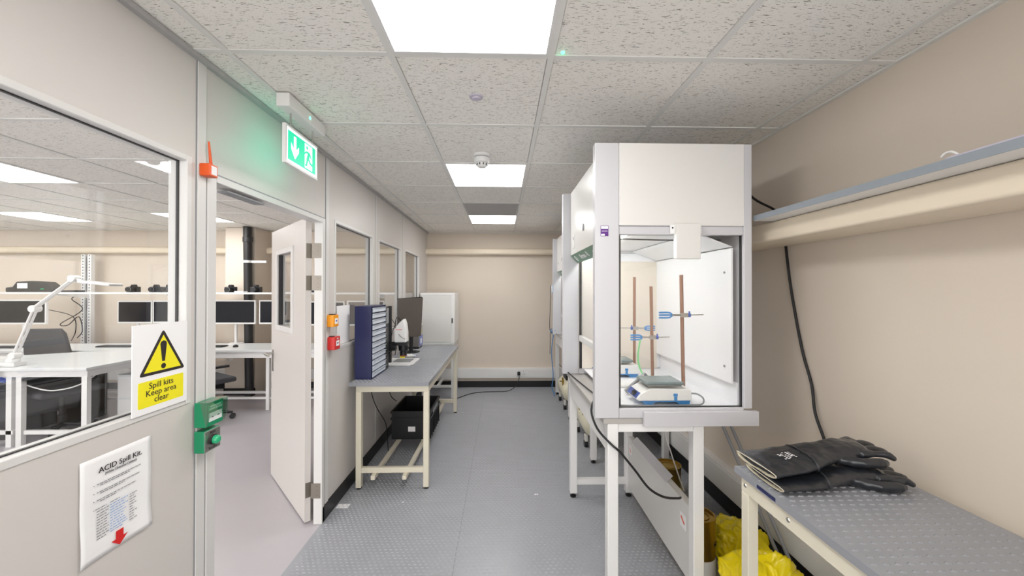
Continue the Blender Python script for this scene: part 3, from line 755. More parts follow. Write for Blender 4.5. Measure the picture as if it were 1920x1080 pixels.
# white print on the upper glove cuff
w = MB(); random.seed(5)
for i in range(5):
    for k in range(6):
        if random.random() < .75:
            u = .075+i*.012; v = -.045+k*.009; w.box(u, u+random.uniform(.003,.008), v, v+.0045, .0500, .0506)
w.build('white_print', m_paper, g2, local=True)

# ------------------------------------------------------------------ wall shelf right
t = thing('wall_shelf', (1.35, .6, 1.82), 'long grey edged white shelf on the boxed pipe along the right wall', 'shelf')
B(1.18,XR-.001,-.8,1.74,1.8125,1.836).build('shelf_board', m_white, t)
B(1.177,1.18,-.8,1.74,1.812,1.8365).build('edge_strip', mat('edge_blue_grey', (142,150,158), .4), t)
B(1.18,XR-.001,1.74,1.743,1.812,1.8365).build('edge_strip', MATS['edge_blue_grey'], t)
B(1.18,XR-.001,-.8,1.74,1.836,1.8368).build('top_laminate', MATS['edge_blue_grey'], t)
t = thing('plastic_tray', (1.26, .85, 1.837), 'pale lilac clip folder on the wall shelf at the right edge of the photo', 'folder')
B(1.19,1.34,.62,.985,1.8372,1.845).build('folder', m_lilac, t, bev=.002)
MB().tube([(1.20,.96,1.845),(1.20,.975,1.858),(1.20,.99,1.86),(1.20,1.0,1.852)],.003,8).build('hook', m_white, t, smooth=True)

# ------------------------------------------------------------------ fume hood
HW, HD, HH = .97, .738, 1.275
def fume_hood(x, y, z, label, full=True):
    t = thing('fume_hood', (x, y, z), label, 'fume hood', 'white fume hoods along the right side')
    L = dict(local=True)
    for s, ya in (('near', 0.0), ('far', HW-.045)):
        yb = ya+.045; w = MB()
        w.box(0,.113,ya,yb,0,HH)                                     # front column
        w.box(.699,HD,ya,yb,.04,HH)                                  # rear column
        w.box(.113,.699,ya+.004,yb-.004,.85,.89).box(.113,.699,ya,yb,.0,.045).box(.113,.699,ya+.004,yb-.004,.89,HH)
        w.build('side_frame', m_hood, t, local=True, bev=.004)
        yo = (ya-.002, ya+.006) if s == 'near' else (yb-.006, yb+.002)
        B(.113,.699,yo[0],yo[1],.892,HH-.001).build('upper_side_panel', m_hoodw, t, local=True, bev=.001, seg=1)
        yg = ya+.02
        if s == 'near': B(.113,.699,yg,yg+.006,.045,.85).build('side_glass', m_hglass, t, local=True)
        else:
            B(.113,.699,ya+.004,yb-.004,.045,.85).build('far_liner', m_liner, t, local=True)
            B(.113,.669,ya-.004,ya+.003,.040,.795).build('far_panel', m_linerb, t, local=True)
            continue
        g = MB()
        for a in ((.695,.699,.045,.85),): g.box(a[0],a[1],yg-.004,yg+.01,a[2],a[3])
        g.box(.113,.699,yg-.004,yg+.01,.045,.048); g.build('gasket', m_gask, t, local=True)
    y0, y1 = .045, HW-.045
    w = MB(); w.box(.700,HD,y0,y1,.04,HH).box(.113,.700,y0,y1,HH-.012,HH); w.build('back_panel', m_hood, t, local=True)
    w = MB(); w.box(.668,.676,y0+.002,y1-.002,.145,.795); w.prism([(.668,y0+.002,.80),(.676,y0+.002,.80),(.50,y0+.002,.868),(.492,y0+.002,.862)],(0,y1-y0-.004,0))
    w.build('baffle', m_liner, t, local=True)
    w = MB(); w.box(.15,.70,y0,y1,.028,.036); w.box(.695,.70,y0,y1,.036,.15); w.build('work_tray', m_liner, t, local=True)
    B(.09,.70,y0,y1,.87,.878).build('inner_roof', m_liner, t, local=True)
    w = B(.055,.075,y0,y1,.835,HH); w.build('upper_front_panel', m_hoodw, t, local=True, bev=.003)
    w = MB().prism([(.0548,y0,.835),(.075,y0,.835),(.115,y0,.79),(.105,y0,.782)],(0,y1-y0,0)); w.build('name_strip', m_mint, t, local=True)
    B(.122,.128,y0+.012,y1-.012,.265,.87).build('sash_glass', m_hglass, t, local=True)
    w = MB(); w.box(.112,.140,y0+.006,y1-.006,.235,.275); w.build('sash_handle', m_hoodw, t, local=True, bev=.004)
    w = MB()
    for yy in (y0, y1-.008): w.box(.116,.134,yy,yy+.008,.04,.86)
    w.build('sash_track', m_gask, t, local=True)
    w = MB(); w.box(.15,.18,y0+.05,y1-.05,.858,.868); w.build('lamp', m_lamp, t, local=True)
    w = MB().cyl((.0545,y1-.42,.967),(.049,y1-.42,.967),.001,6); w.prism([(.0545,y1-.42+.018*math.cos(a*PI/8),.967+.022*math.sin(a*PI/8)) for a in range(16)],(-.004,0,0)); w.build('oval_button', m_grey, t, local=True)
    w = MB().box(.051,.055,y1-.15,y1-.10,.875,.965); o = w.build('switch_plate', m_white, t, local=True, bev=.001, seg=1)
    w = MB().box(.0495,.051,y1-.133,y1-.117,.93,.95); w.build('switch', m_grey, o, local=True)
    w = MB().tube([(.12,.14,.85),(.4,.16,.846),(.66,.12,.842)],.0035,8); w.build('sash_cable', m_gask, t, local=True)
    w = MB().tube([(.16,.5,.868),(.16,.5,.80)],.004,8); w.lathe((.16,.5,.80),[(.014,-.006),(.014,.006)],12,'Z'); w.build('fixing', m_grey, t, local=True)
    return t
HX, HY, HZ = .427, 1.73, .895
h1 = fume_hood(HX, HY, HZ, 'nearest white fume hood with glass side, holding hotplate and retort rods')
# name strip lettering, facing the aisle
sd = Vector((0.0502,0,-.053)).normalized(); xd = Vector((0,-1,0)); yd = -sd
mid = Vector((HX+.080, 0, HZ+.8085)); nrm = xd.cross(yd); nrm.normalize()
text('lettering', 'Airone - R', .052, m_paper, h1, Vector((mid.x, HY+.60, mid.z))+nrm*.0012, xd, yd, bold=.0006)
text('lettering', 'Recirculating', .018, m_paper, h1, Vector((mid.x, HY+.32, mid.z))+nrm*.0012, xd, yd)
w = MB(); c = Vector((mid.x, HY+.84, mid.z))+nrm*.0008
ring = [c+xd*(.021*math.cos(a*PI/12))+yd*(.021*math.sin(a*PI/12)) for a in range(24)]
w.tube(ring+[ring[0]], .0022, 6, smooth=False); w.obox(c, xd*.011, yd*.0018, nrm*.0006); w.obox(c+yd*.007, xd*.009, yd*.0015, nrm*.0006); w.obox(c-yd*.007, xd*.009, yd*.0015, nrm*.0006)
w.build('emblem', m_paper, h1)
# extras only on the nearest hood
w = MB().box(.365,.478,-.034,-.002,.735,.897); w.build('filter_cover', m_hoodw, h1, local=True, bev=.003)
w = MB().box(.348,.365,-.012,-.002,.853,.893).box(.478,.492,-.012,-.002,.853,.893); w.build('bracket', m_white, h1, local=True)
w = MB()
for xx in (.357,.485): w.lathe((xx,-.013,.88),[(.004,0),(.004,.002)],10,'Y')
w.build('screw', m_black, h1, local=True)
w = MB().box(.222,.756,-.020,0.0,-.033,.034); w.build('base_fascia', m_hood, h1, local=True, bev=.002)
o = B(.026,.062,-.0015,0.0,.842,.89).build('sticker', m_purple, h1, local=True)
w = MB().box(.028,.060,-.002,-.0015,.875,.888).box(.028,.045,-.002,-.0015,.844,.852).box(.03,.058,-.002,-.0015,.864,.866); w.build('sticker_print', m_paper, o, local=True)
w = MB()
for xx, zz in ((.667,.68),(.667,.22)): w.lathe((xx,.10,zz),[(.006,-.004),(.005,0)],10,'X')
w.build('fixing_bolt', m_grey, h1, local=True)
h2 = dup(h1, (.672, 4.08, HZ), 'far white fume hood by the back wall with cables hanging from it', skip=('filter_cover','bracket','screw','base_fascia','sticker','sticker_print'))

# inside the hood: hotplate stirrers ------------------------------------------------
def hotplate(x, y, z, label):
    t = thing('hotplate_stirrer', (x, y, z), label, 'hotplate', 'hotplate stirrers in the near fume hood')
    w = MB().prism([(0,0,.03),(.012,0,.022),(.265,0,.022),(.272,0,.03),(.268,0,.078),(.07,0,.082),(.02,0,.055)],(0,.15,0)); w.build('body', m_white, t, local=True, bev=.005)
    w = MB().prism([(.03,.01,.0215),(.045,.01,.002),(.08,.01,.0),(.095,.01,.014),(.20,.01,.014),(.215,.01,.0),(.262,.01,.0),(.268,.01,.022)],(0,.13,0)); w.build('underside', m_blue, t, local=True)
    w = MB().prism([(.0,.012,.034),(.004,.012,.032),(.024,.012,.058),(.020,.012,.060)],(0,.126,0)); o = w.build('control_panel', m_dblue, t, local=True)
    c = Vector((.010,.05,.048)); nn = Vector((-.79,0,.61)); w = MB().cyl(tuple(c), tuple(c+nn*.012), .013, 16); w.build('knob', m_black, t, local=True, smooth=True)
    w = MB().box(.05,.235,.0,.15,.095,.112); w.build('heating_plate', m_plate, t, local=True, bev=.008)
    w = MB().box(.06,.225,.01,.14,.09,.095).cyl((.14,.075,.078),(.14,.075,.09),.03,16); w.build('plate_tray', m_steel, t, local=True)
    w = MB().box(.18,.20,-.002,.0,.045,.058).box(.183,.197,-.004,-.0005,.02,.044); w.build('side_clip', m_blue, t, local=True)
    return t
TZ = HZ+.0362
p1 = hotplate(.645, 1.80, TZ, 'nearest white and blue hotplate stirrer inside the fume hood')
p2 = dup(p1, (.60, 2.38, TZ), 'farther white and blue hotplate stirrer deep inside the near fume hood')
MB().tube([(.915,1.83,TZ+.05),(.95,1.82,TZ+.05),(.97,1.80,TZ+.035),(.96,1.79,TZ+.01),(.90,1.79,TZ+.005),(.75,1.787,TZ+.005),(.62,1.785,TZ+.006),(.56,1.79,TZ+.006)],.004,8).build('power_lead', m_grey, p1, smooth=True)
def retort(x, y, z0, z1, base, label, lean=.0):
    t = thing('retort_stand', (x, y, z0), label, 'retort stand', 'brown metal rods in the near fume hood')
    MB().cyl((x,y,z0+.001),(x-lean,y,z1),.0092,12).build('rod', m_wood, t, smooth=True)
    if base: B(x-.26,x+.02,y-.07,y+.07,z0,z0+.014).build('base_plate', m_white, t, bev=.003)
    else: MB().cyl((x,y,z0),(x,y,z0+.02),.011,12).build('foot', m_steel, t)
    return t
retort(.935, 1.925, TZ, 1.566, False, 'tallest looking brown rod behind the nearest hotplate', .012)
retort(.885, 2.20, TZ, 1.51, True, 'middle brown rod on white base plate inside the fume hood', .01)
retort(.882, 2.50, TZ, 1.575, False, 'leftmost brown rod by the farther hotplate', .0)
def clamp(x, y, z, s, label, L=.10):
    t = thing('retort_clamp', (x, y, z), label, 'clamp', 'blue tipped clamps in the near fume hood')
    w = MB(); w.cyl((x-s*.02,y-.008,z),(x-s*.065,y-.008,z),.0045,10).obox((x,y-.01,z),(.018,0,0),(0,.006,0),(0,0,.011)); w.cyl((x+s*.012,y-.008,z),(x+s*.10,y-.008,z+.002),.003,8); w.build('boss_head', m_steel, t, smooth=False)
    w = MB(); w.lathe((x+s*.026,y-.012,z),[(.006,-.007),(.011,-.004),(.011,.004),(.006,.007)],8,'X').obox((x+s*.026,y-.012,z+.008),(.003,0,0),(0,.003,0),(0,0,.012)); w.build('wing_nut', m_dblue, t)
    w = MB()
    for dz in (-.013,.0,.013):
        w.tube([(x-s*.062,y-.008,z+dz*.3),(x-s*.08,y-.01,z+dz),(x-s*.13,y-.012,z+dz)],.0045,8)
    w.build('prongs', m_blue, t, smooth=True)
    return t
clamp(.930, 1.918, 1.36, 1, 'clamp high on the rod behind the nearest hotplate, prongs to the left')
clamp(.877, 2.19, 1.212, 1, 'lower of the two clamps on the left, holding green hose')
clamp(.882, 2.49, 1.235, -1, 'upper of the two clamps on the left, prongs to the right')
cord('green_hose', [(.80,2.17,1.2),(.79,2.18,1.1),(.80,2.17,1.03),(.83,2.15,.975),(.88,2.12,.965),(.95,2.10,.975),(.93,2.14,.945),(.84,2.16,.95)], .0048, m_tubeg, 'pale green hose looping down from the lower clamp', 'hose')
t = thing('hand_remote', (.66, 1.95, TZ), 'grey slanted probe holder leaning beside the nearest hotplate', 'probe')
w = MB().obox((.715,2.0,TZ+.060),(.055,.0,.048),(0,.012,0),(.008,0,-.009)); w.build('probe_body', m_grey, t, bev=.003)
w = MB().obox((.745,1.987,TZ+.088),(.012,.0,.0105),(0,.002,0),(.006,0,-.007)); w.build('display', m_white, t)

# tables under the hoods ------------------------------------------------
def hood_table(x0, x1, y0, y1, label, first=False):
    t = thing('hood_table', ((x0+x1)/2, (y0+y1)/2, 0), label, 'table', 'white steel tables under the fume hoods')
    B(x0-.02,x1+.0,y0,y1,.868,.894).build('table_top', mat('warm_grey_laminate',(176,172,168),.35), t, bev=.002)
    f = MB(); f.box(x0,x0+.02,y0+.05,y1-.05,.735,.868).box(x1-.04,x1-.02,y0+.05,y1-.05,.80,.868).box(x0+.05,x1-.05,y0+.005,y0+.045,.828,.868).box(x0+.05,x1-.05,y1-.045,y1-.005,.828,.868)
    f.box(x0+.05,x1-.05,y1-.045,y1-.01,.09,.13); f.build('frame', m_white, t, bev=.002, seg=1)
    for x in (x0, x1-.05):
        for y in (y0, y1-.05):
            g = B(x,x+.05,y,y+.05,.03,.868).build('leg', m_white, t, bev=.003, seg=1)
            MB().lathe((x+.025,y+.025,0),[(.022,0),(.022,.008),(.009,.014),(.009,.03)],14).build('foot', m_black, g)
    return t
t1 = hood_table(.488, .940, 1.735, 2.745, 'white steel table under the nearest fume hood with long lower panel')
w = MB().box(.905,.917,1.79,2.70,.075,.435).box(.917,.945,1.79,2.70,.423,.435); w.build('lower_panel', m_hoodw, t1, bev=.002)
w = MB().prism([(.896,2.05,.435),(.935,2.05,.47),(.935,2.6,.47),(.896,2.6,.435)],(.002,0,-.002)); w.build('cable_ledge', m_hood, t1)
o = B(.9035,.905,1.84,1.90,.30,.37).build('warning_sticker', m_paper, t1)
MB().prism([(.903,1.85,.33),(.903,1.885,.355),(.903,1.892,.345),(.903,1.857,.32)],(.0006,0,0)).build('red_mark', m_orange, o)
o = B(.9035,.905,2.62,2.67,.33,.39).build('warning_sticker', m_paper, t1)
MB().prism([(.903,2.63,.35),(.903,2.655,.375),(.903,2.66,.368),(.903,2.635,.343)],(.0006,0,0)).build('red_mark', m_orange, o)
# hood sits over a wider rear shelf
B(.9405,1.12,1.75,2.73,.868,.894).build('rear_ledge', m_hood, t1)
hood_table(.762, 1.44, 3.22, 4.31, 'white steel table in the middle of the right row, compressor below')
hood_table(.762, 1.44, 4.32, 5.41, 'white steel table farthest along the right row by the back wall')

# compressors
def compressor(x, y, label):
    t = thing('air_compressor', (x, y, 0), label, 'compressor', 'cream air compressors under the tables')
    MB().lathe((x,y,.22),[(.02,-.27),(.08,-.26),(.12,-.225),(.125,-.2),(.125,.2),(.12,.225),(.08,.26),(.02,.27)],28,'Y').build('tank', m_tank, t, smooth=True)
    w = MB(); w.box(x-.06,x+.06,y-.1,y+.12,.34,.40).lathe((x,y+.02,.40),[(.06,0),(.07,.02),(.07,.10),(.05,.12)],20); w.build('motor', m_black, t)
    w = MB(); w.cyl((x-.09,y-.08,.29),(x-.10,y-.08,.37),.012,10).cyl((x-.10,y-.13,.27),(x-.11,y-.13,.34),.010,10).cyl((x-.11,y-.1,.33),(x-.14,y-.1,.33),.008,10); w.build('brass_fitting', m_gold, t)
    for sx in (-.09,.09):
        for sy_ in (-.19,.19):
            w = MB(); w.obox((x+sx,y+sy_,.085),(.014,0,0),(0,.020,0),(0,0,.035)); o = w.build('castor_bracket', m_castor, t, bev=.003)
            MB().cyl((x+sx-.016,y+sy_,.032),(x+sx+.016,y+sy_,.032),.032,18).build('castor_wheel', m_black, o, smooth=True)
    return t
compressor(.885, 3.76, 'nearer cream air compressor tank under the middle right table')
compressor(.87, 4.88, 'farther cream air compressor tank under the far right table')
cord('blue_hose', [(.72,5.3,.86),(.70,5.35,.6),(.72,5.33,.3),(.70,5.3,.12),(.72,5.27,.05),(.73,5.24,.012)], .006, m_blue, 'blue hose hanging by the leg of the far right table', 'hose')
w = MB()
for k in range(5): 
    r = .05+.008*k
    w.tube([(.70+r*math.cos(a)*.6, 5.12+r*math.sin(a)*1.4, .905+.008*k+.012*math.sin(2*a+k)) for a in [i*PI/6 for i in range(13)]], .0035, 6)
tag(w.build('coiled_cable', m_blue), 'coil of pale blue cable on the far right table edge', 'cable')
cordp(h2, 'black_cable', [(.655,5.12,1.55),(.65,5.13,1.2),(.648,5.15,.97),(.67,5.1,.90),(.72,5.0,.905),(.70,5.14,.93),(.655,5.13,.9),(.65,5.12,.8),(.645,5.1,.62)], .0035, m_cord)
t = thing('card_holder', (.66, 5.0, 1.45), 'pale blue card hanging on the front of the far fume hood', 'card')
MB().obox((.662,5.02,1.50),(.0035,.0,0),(0,.045,-.012),(0,.010,.05)).build('card', mat('pale_blue_card',(196,214,236),.5), t)
MB().obox((.6575,5.02,1.50),(.0005,.0,0),(0,.030,-.008),(0,.007,.035)).build('printed_panel', m_paper, t)
# black cord over hood 1 bench front
cordp(h1, 'black_cord', [(.447,2.95,.905),(.45,2.80,.905),(.47,2.6,.905),(.49,2.4,.902),(.52,2.1,.902)], .004, m_cord)
cordp(h1, 'black_cord', [(.50,2.0,.899),(.475,1.97,.899),(.452,1.90,.865),(.458,1.80,.82),(.50,1.722,.78),(.54,1.718,.745),(.61,1.722,.66),(.68,1.735,.57),(.76,1.76,.515),(.85,1.81,.48),(.893,1.87,.45)], .0055, m_cord)
cord('white_cable', [(1.02,2.35,.866),(1.03,2.36,.6),(1.07,2.36,.45),(1.12,2.36,.3),(1.15,2.36,.22)], .004, m_white, 'thin white cable hanging behind the near hood table')
# cord from hood top
cordp(h1, 'black_cord', [(1.24,2.10,2.30),(1.12,2.05,2.19),(1.06,1.95,2.186),(1.10,1.86,2.18),(1.20,1.92,2.08),(1.34,1.98,1.98),(1.49,2.03,1.93),(1.505,1.99,1.86),(1.506,1.975,1.78),(1.505,1.93,1.50),(1.505,1.86,1.2),(1.505,1.80,1.03),(1.49,1.76,.90),(1.49,1.70,.77),(1.49,1.66,.60)], .0065, m_cord)

# tins ------------------------------------------------
def tin(x, y, r, h, label, band=False):
    t = thing('metal_tin', (x, y, 0), label, 'tin', 'gold tins under the near table')
    MB().lathe((x,y,.0015),[(r,0),(r*1.02,.004),(r,.008),(r,h-.012),(r*1.03,h-.008),(r*1.03,h),(r*.93,h),(r*.92,h-.01),(r*.5,h-.011)],32).build('can', m_gold, t, smooth=True)
    w = MB().tube([(x+r*.6*math.cos(a),y+r*.6*math.sin(a),h-.007) for a in [i*PI/8 for i in range(17)]],.003,6); w.build('lid_ring', m_gold, t, smooth=True)
    if band:
        w = MB(); n = 32
        w.lathe((x,y,0),[(r*1.004,.02),(r*1.006,.02),(r*1.006,h*.36),(r*1.004,h*.36)],32); w.build('paper_band', m_paper, t, smooth=True)
    return t
tin(1.225, 2.76, .088, .205, 'gold metal tin on the floor behind the lower panel')
tt = tin(1.035, 1.96, .075, .315, 'taller gold tin with white paper band beside the yellow bag', True)
text('lettering', '16F', .03, m_ink, tt, (1.035+.052, 1.96-.0565, .19), Vector((.72,.69,0)), (0,0,1))

# yellow bags ------------------------------------------------
def bag(name, loc, sc, seed, label):
    bm = bmesh.new(); bmesh.ops.create_icosphere(bm, subdivisions=6, radius=1.0)
    for v in bm.verts:
        p = v.co.copy(); o3 = Vector((seed*3.1, seed*1.7, seed))
        w_ = p + noise.noise_vector(p*1.3+o3)*.35
        n1 = noise.noise(p*1.4+o3)
        def rid(q, e): return (1-min(1, abs(noise.noise(q))*e))**2
        n2 = rid(Vector((w_.x*1.2, w_.y*2.4, w_.z*1.6))+o3*2, 3.0); n3 = rid(Vector((w_.x*4.2, w_.y*2.2, w_.z*3.4))+o3*3, 3.0)
        n4 = rid(w_*7+o3, 3.0)
        k = .92+.30*n1+.16*n2+.07*n3+.012*n4
        q = Vector((p.x*sc[0]*k, p.y*sc[1]*k, p.z*sc[2]*k))
        q.z = max(q.z, -sc[2]*.8)
        v.co = q
    for f in bm.faces: f.smooth = True
    me = bpy.data.meshes.new(name); bm.to_mesh(me); bm.free(); me.materials.append(m_yel)
    o = bpy.data.objects.new(name, me); col.objects.link(o); o.location = (loc[0], loc[1], loc[2]+sc[2]*.8+.003)
    return tag(o, label, 'bag')
bag('plastic_bag', (1.28,1.98,0), (.125,.17,.13), 1.3, 'crumpled bright yellow plastic bag under the corner of the right bench')
bag('plastic_bag', (1.10,2.32,0), (.07,.15,.12), 4.1, 'crumpled yellow plastic sheet behind the lower panel and the taller tin')
bag('plastic_bag', (1.12,1.58,0), (.18,.17,.19), 7.7, 'bulky yellow plastic bag below the far end of the right bench')
# leaning poles
tag(MB().cyl((1.149,2.013,.855),(1.442,1.84,.002),.0085,12).build('metal_pole', m_grey, smooth=True), 'left one of two grey metal poles leaning under the right bench', 'pole', 'grey poles leaning by the right wall')
tag(MB().cyl((1.222,2.075,.855),(1.455,1.77,.0085),.0085,12).build('metal_pole', m_grey, smooth=True), 'right one of two grey metal poles leaning under the right bench', 'pole', 'grey poles leaning by the right wall')

# ================================================================== the next room
# desks ------------------------------------------------
t = thing('long_desk', (-4.5, 5.07, 0), 'long pale grey desk along the back wall of the next room', 'desk')
B(-7.6,-1.5,4.68,5.30,.722,.75).build('desk_top', m_lam, t, bev=.003)
f = MB(); f.box(-7.58,-1.52,4.71,4.74,.65,.722).box(-7.58,-1.52,5.24,5.27,.65,.722).box(-7.58,-1.52,4.76,4.79,.13,.155).box(-7.58,-1.52,5.2,5.23,.08,.11); f.build('frame', m_white, t)
for x in (-7.5,-6.2,-5.0,-2.9,-1.6):
    for y in (4.76,5.25): B(x-.02,x+.02,y-.02,y+.02,0,.65).build('leg', m_white, t)
t = thing('corner_desk', (-4.9, 4.1, 0), 'white framed desk jutting out towards the near window with magnifier lamp on it', 'desk')
MB().prism([(-6.8,3.64,.722),(-3.90,3.64,.722),(-3.90,4.675,.722),(-4.6,4.675,.722),(-4.95,4.6,.722),(-5.45,4.30,.722),(-6.8,4.30,.722)],(0,0,.028)).build('desk_top', m_lam, t, bev=.003)
f = MB(); f.box(-6.78,-3.92,3.67,3.70,.66,.722).box(-3.95,-3.92,3.70,4.65,.66,.722).box(-6.78,-4.4,4.2,4.23,.66,.722)
f.box(-6.7,-4.6,3.67,3.70,.12,.155).box(-4.5,-3.95,3.67,3.70,.12,.155); f.build('frame', m_white, t)
for x, y in ((-6.7,3.69),(-4.64,3.69),(-4.55,3.69),(-3.95,3.69),(-3.95,4.6),(-6.7,4.2),(-5.4,4.2)): B(x-.025,x+.025,y-.02,y+.02,0,.66).build('leg', m_white, t)
t = thing('pedestal_unit', (-3.6,4.85,0), 'pale grey drawer pedestal under the next room desk', 'drawer unit')
B(-4.22,-3.98,4.25,4.62,.03,.55).build('body', m_lam, t, bev=.004)
B(-4.20,-4.0,4.243,4.25,.30,.53).build('drawer', m_white, t); B(-4.20,-4.0,4.243,4.25,.05,.28).build('drawer', m_white, t)
w = MB()
for x in (-4.2,-4.0):
    for y in (4.28,4.59): w.cyl((x-.0,y,.0),(x,y,.03),.012,8)
w.build('castor', m_black, t)
# shelf
t = thing('wall_shelf', (-4.5, 5.35, 1.43), 'long white shelf above the monitors in the next room', 'shelf')
B(-7.8,-1.4,5.12,5.305,1.425,1.45).build('shelf_board', m_white, t, bev=.002)
w = MB()
for x in (-5.95,-4.5,-3.1,-1.75): w.prism([(x,5.571,1.424),(x,5.15,1.424),(x,5.15,1.412),(x,5.571,1.36)],(.02,0,0))
w.build('bracket', m_white, t)
def upright(x, y, z0, z1, label):
    z0 = 0.0
    t = thing('perforated_upright', (x, y, z0), label, 'upright', 'perforated uprights on the next room wall')
    w = MB(); w.box(x-.07,x-.065,y-.03,y+.02,z0,z1).box(x+.065,x+.07,y-.03,y+.02,z0,z1).box(x-.065,x-.025,y-.03,y-.026,z0,z1).box(x+.025,x+.065,y-.03,y-.026,z0,z1).box(x-.065,x+.065,y+.015,y+.02,z0,z1).box(x-.025,x-.022,y-.03,y-.01,z0,z1).box(x+.022,x+.025,y-.03,y-.01,z0,z1)
    w.build('channel', m_white, t)
    w = MB(); z = z0+.03
    while z < z1-.02:
        for dx in (-.045,.045): w.box(x+dx-.006,x+dx+.006,y-.0305,y-.0298,z,z+.018)
        z += .042
    w.build('slots', m_gask, t)
upright(-5.98, 5.60, .76, 1.99, 'white perforated upright left on the next room wall behind the lamp')
upright(-1.50, 5.60, .76, 1.99, 'white perforated upright seen through the farthest partition window')
# black drain pipe
t = thing('drain_pipe', (-3.56,5.37,0), 'black vertical drain pipe in front of the next room pier', 'pipe')
MB().cyl((-3.53,5.365,0),(-3.565,5.36,CZ),.052,20).build('pipe', m_blackpipe, t, smooth=True)
MB().lathe((-3.561,5.36,2.15),[(.052,0),(.060,.003),(.060,.07),(.052,.075)],20).build('collar', m_blackpipe, t, smooth=True)
w = MB().lathe((-3.555,5.36,1.86),[(.054,0),(.056,0),(.056,.035),(.054,.035)],20); w.box(-3.50,-3.30,5.35,5.38,1.86,1.893); w.build('clip', m_white, t)
# trunking box under desk
t = thing('junction_box', (-3.25,5.6,.25), 'white box on a short post behind the desk beside the drain pipe', 'box')
B(-3.34,-3.18,5.52,5.66,.30,.50).build('box', m_white, t, bev=.004); B(-3.29,-3.23,5.56,5.62,0,.30).build('post', m_white, t)

# monitors
def monitor(x0, x1, y, z0, z1, label, tilt=0.0, mm=m_screen, stand=True):
    t = thing('monitor', ((x0+x1)/2, y, .75), label, 'monitor', 'monitors in the next room')
    B(x0,x1,y,y+.03,z0,z1).build('bezel', m_white, t, bev=.004)
    B(x0+.018,x1-.018,y-.002,y+.001,z0+.022,z1-.018).build('screen', mm, t)
    w = MB(); xm = (x0+x1)/2
    w.cyl((xm,y+.05,.755),(xm,y+.05,(z0+z1)/2),.018,12).box(xm-.04,xm+.04,y+.03,y+.06,(z0+z1)/2-.04,(z0+z1)/2+.04).lathe((xm,y+.06,.7502),[(.09,0),(.09,.01),(.02,.014)],20); w.build('stand', m_white, t)
    return t
monitor(-3.93,-3.345,5.20,1.02,1.345,'white framed black monitor seen through the open doorway')
mfar = monitor(-6.72,-6.04,5.15,1.025,1.35,'white framed dark monitor behind the lamp arm at far left')
monitor(-5.17,-4.715,5.20,1.03,1.335,'dark monitor left of the pair beside the spill kit sign')
monitor(-4.69,-4.1,5.18,1.035,1.34,'dark monitor right of the pair, half hidden by the window post')
monitor(-3.3,-2.75,5.2,1.02,1.345,'monitor hidden behind the open door leaf')
monitor(-2.75,-2.15,5.2,1.00,1.33,'left dark monitor seen through the second partition window')
monitor(-2.1,-1.6,5.16,1.00,1.34,'right dark monitor seen through the second partition window', mm=m_screen2)
def keyboard(x, y, label):
    t = thing('keyboard', (x, y, .75), label, 'keyboard', 'keyboards on the next room desk')
    B(x-.21,x+.21,y-.065,y+.065,.7505,.765).build('case', m_black, t, bev=.003)
    w = MB()
    for r in range(5):
        for c in range(14): w.box(x-.20+c*.0285,x-.20+c*.0285+.024,y-.055+r*.022,y-.055+r*.022+.018,.765,.769)
    w.build('keys', m_dgrey, t); return t
keyboard(-3.78,4.95,'black keyboard on the desk seen through the doorway')
keyboard(-6.25,4.92,'black keyboard on the desk at far left behind the lamp')
keyboard(-4.95,4.98,'black keyboard under the monitor pair beside the sign')
def mouse(x, y, label):
    t = thing('computer_mouse', (x, y, .75), label, 'mouse', 'computer mice on the next room desk')
    w = MB().lathe((x,y,.7505),[(.03,0),(.031,.008),(.026,.022),(.012,.03)],16); w.build('body', m_black, t, smooth=True); return t
mouse(-3.42,4.93,'black mouse right of the keyboard seen through the doorway'); mouse(-5.88,4.9,'black mouse beside the far left keyboard'); mouse(-4.6,4.95,'black mouse beside the keyboard next to the sign')

# cameras on shelf
def camera_body(x, label, s=1.0):
    t = thing('camera', (x, 5.25, 1.45), label, 'camera', 'black cameras on the next room shelf')
    w = MB().box(x-.065*s,x+.065*s,5.25,5.30,1.4505,1.4505+.075*s).prism([(x-.03*s,5.245,1.45+.075*s),(x+.03*s,5.245,1.45+.075*s),(x+.018*s,5.245,1.45+.105*s),(x-.018*s,5.245,1.45+.105*s)],(0,.05,0)).box(x-.065*s,x-.035*s,5.23,5.25,1.4505,1.4505+.07*s)
    w.build('body', m_black, t, bev=.005)
    MB().lathe((x+.01,5.25,1.45+.038*s),[(.034*s,0),(.034*s,-.05),(.03*s,-.055),(.03*s,-.085),(.01,-.086)],20,'Y').build('lens', m_black, t, smooth=True)
    MB().lathe((x+.01,5.18,1.45+.038*s),[(.0345*s,0),(.0345*s,-.004)],20,'Y').build('lens_ring', m_grey, t, smooth=True)
    return t
c1 = camera_body(-5.02,'black camera alone on the shelf left of the window camera group')
for x, l in ((-4.72,'black camera second on the shelf seen in the near window'),(-4.55,'black camera rightmost on the shelf seen in the near window'),(-3.72,'black camera on the shelf left of the drain pipe'),(-3.38,'black camera on the shelf right of the drain pipe'),(-2.55,'black camera on the shelf seen through the second window')):
    dup(c1, (x,5.25,1.45), l)
t = thing('white_case', (-3.56,5.24,1.45), 'small white box on the shelf before the drain pipe', 'box'); B(-3.63,-3.51,5.20,5.29,1.4505,1.468).build('case', m_white, t, bev=.003)
t = thing('label_printer', (-6.2,5.3,1.45), 'black humped printer on the shelf above the far left monitor', 'printer')
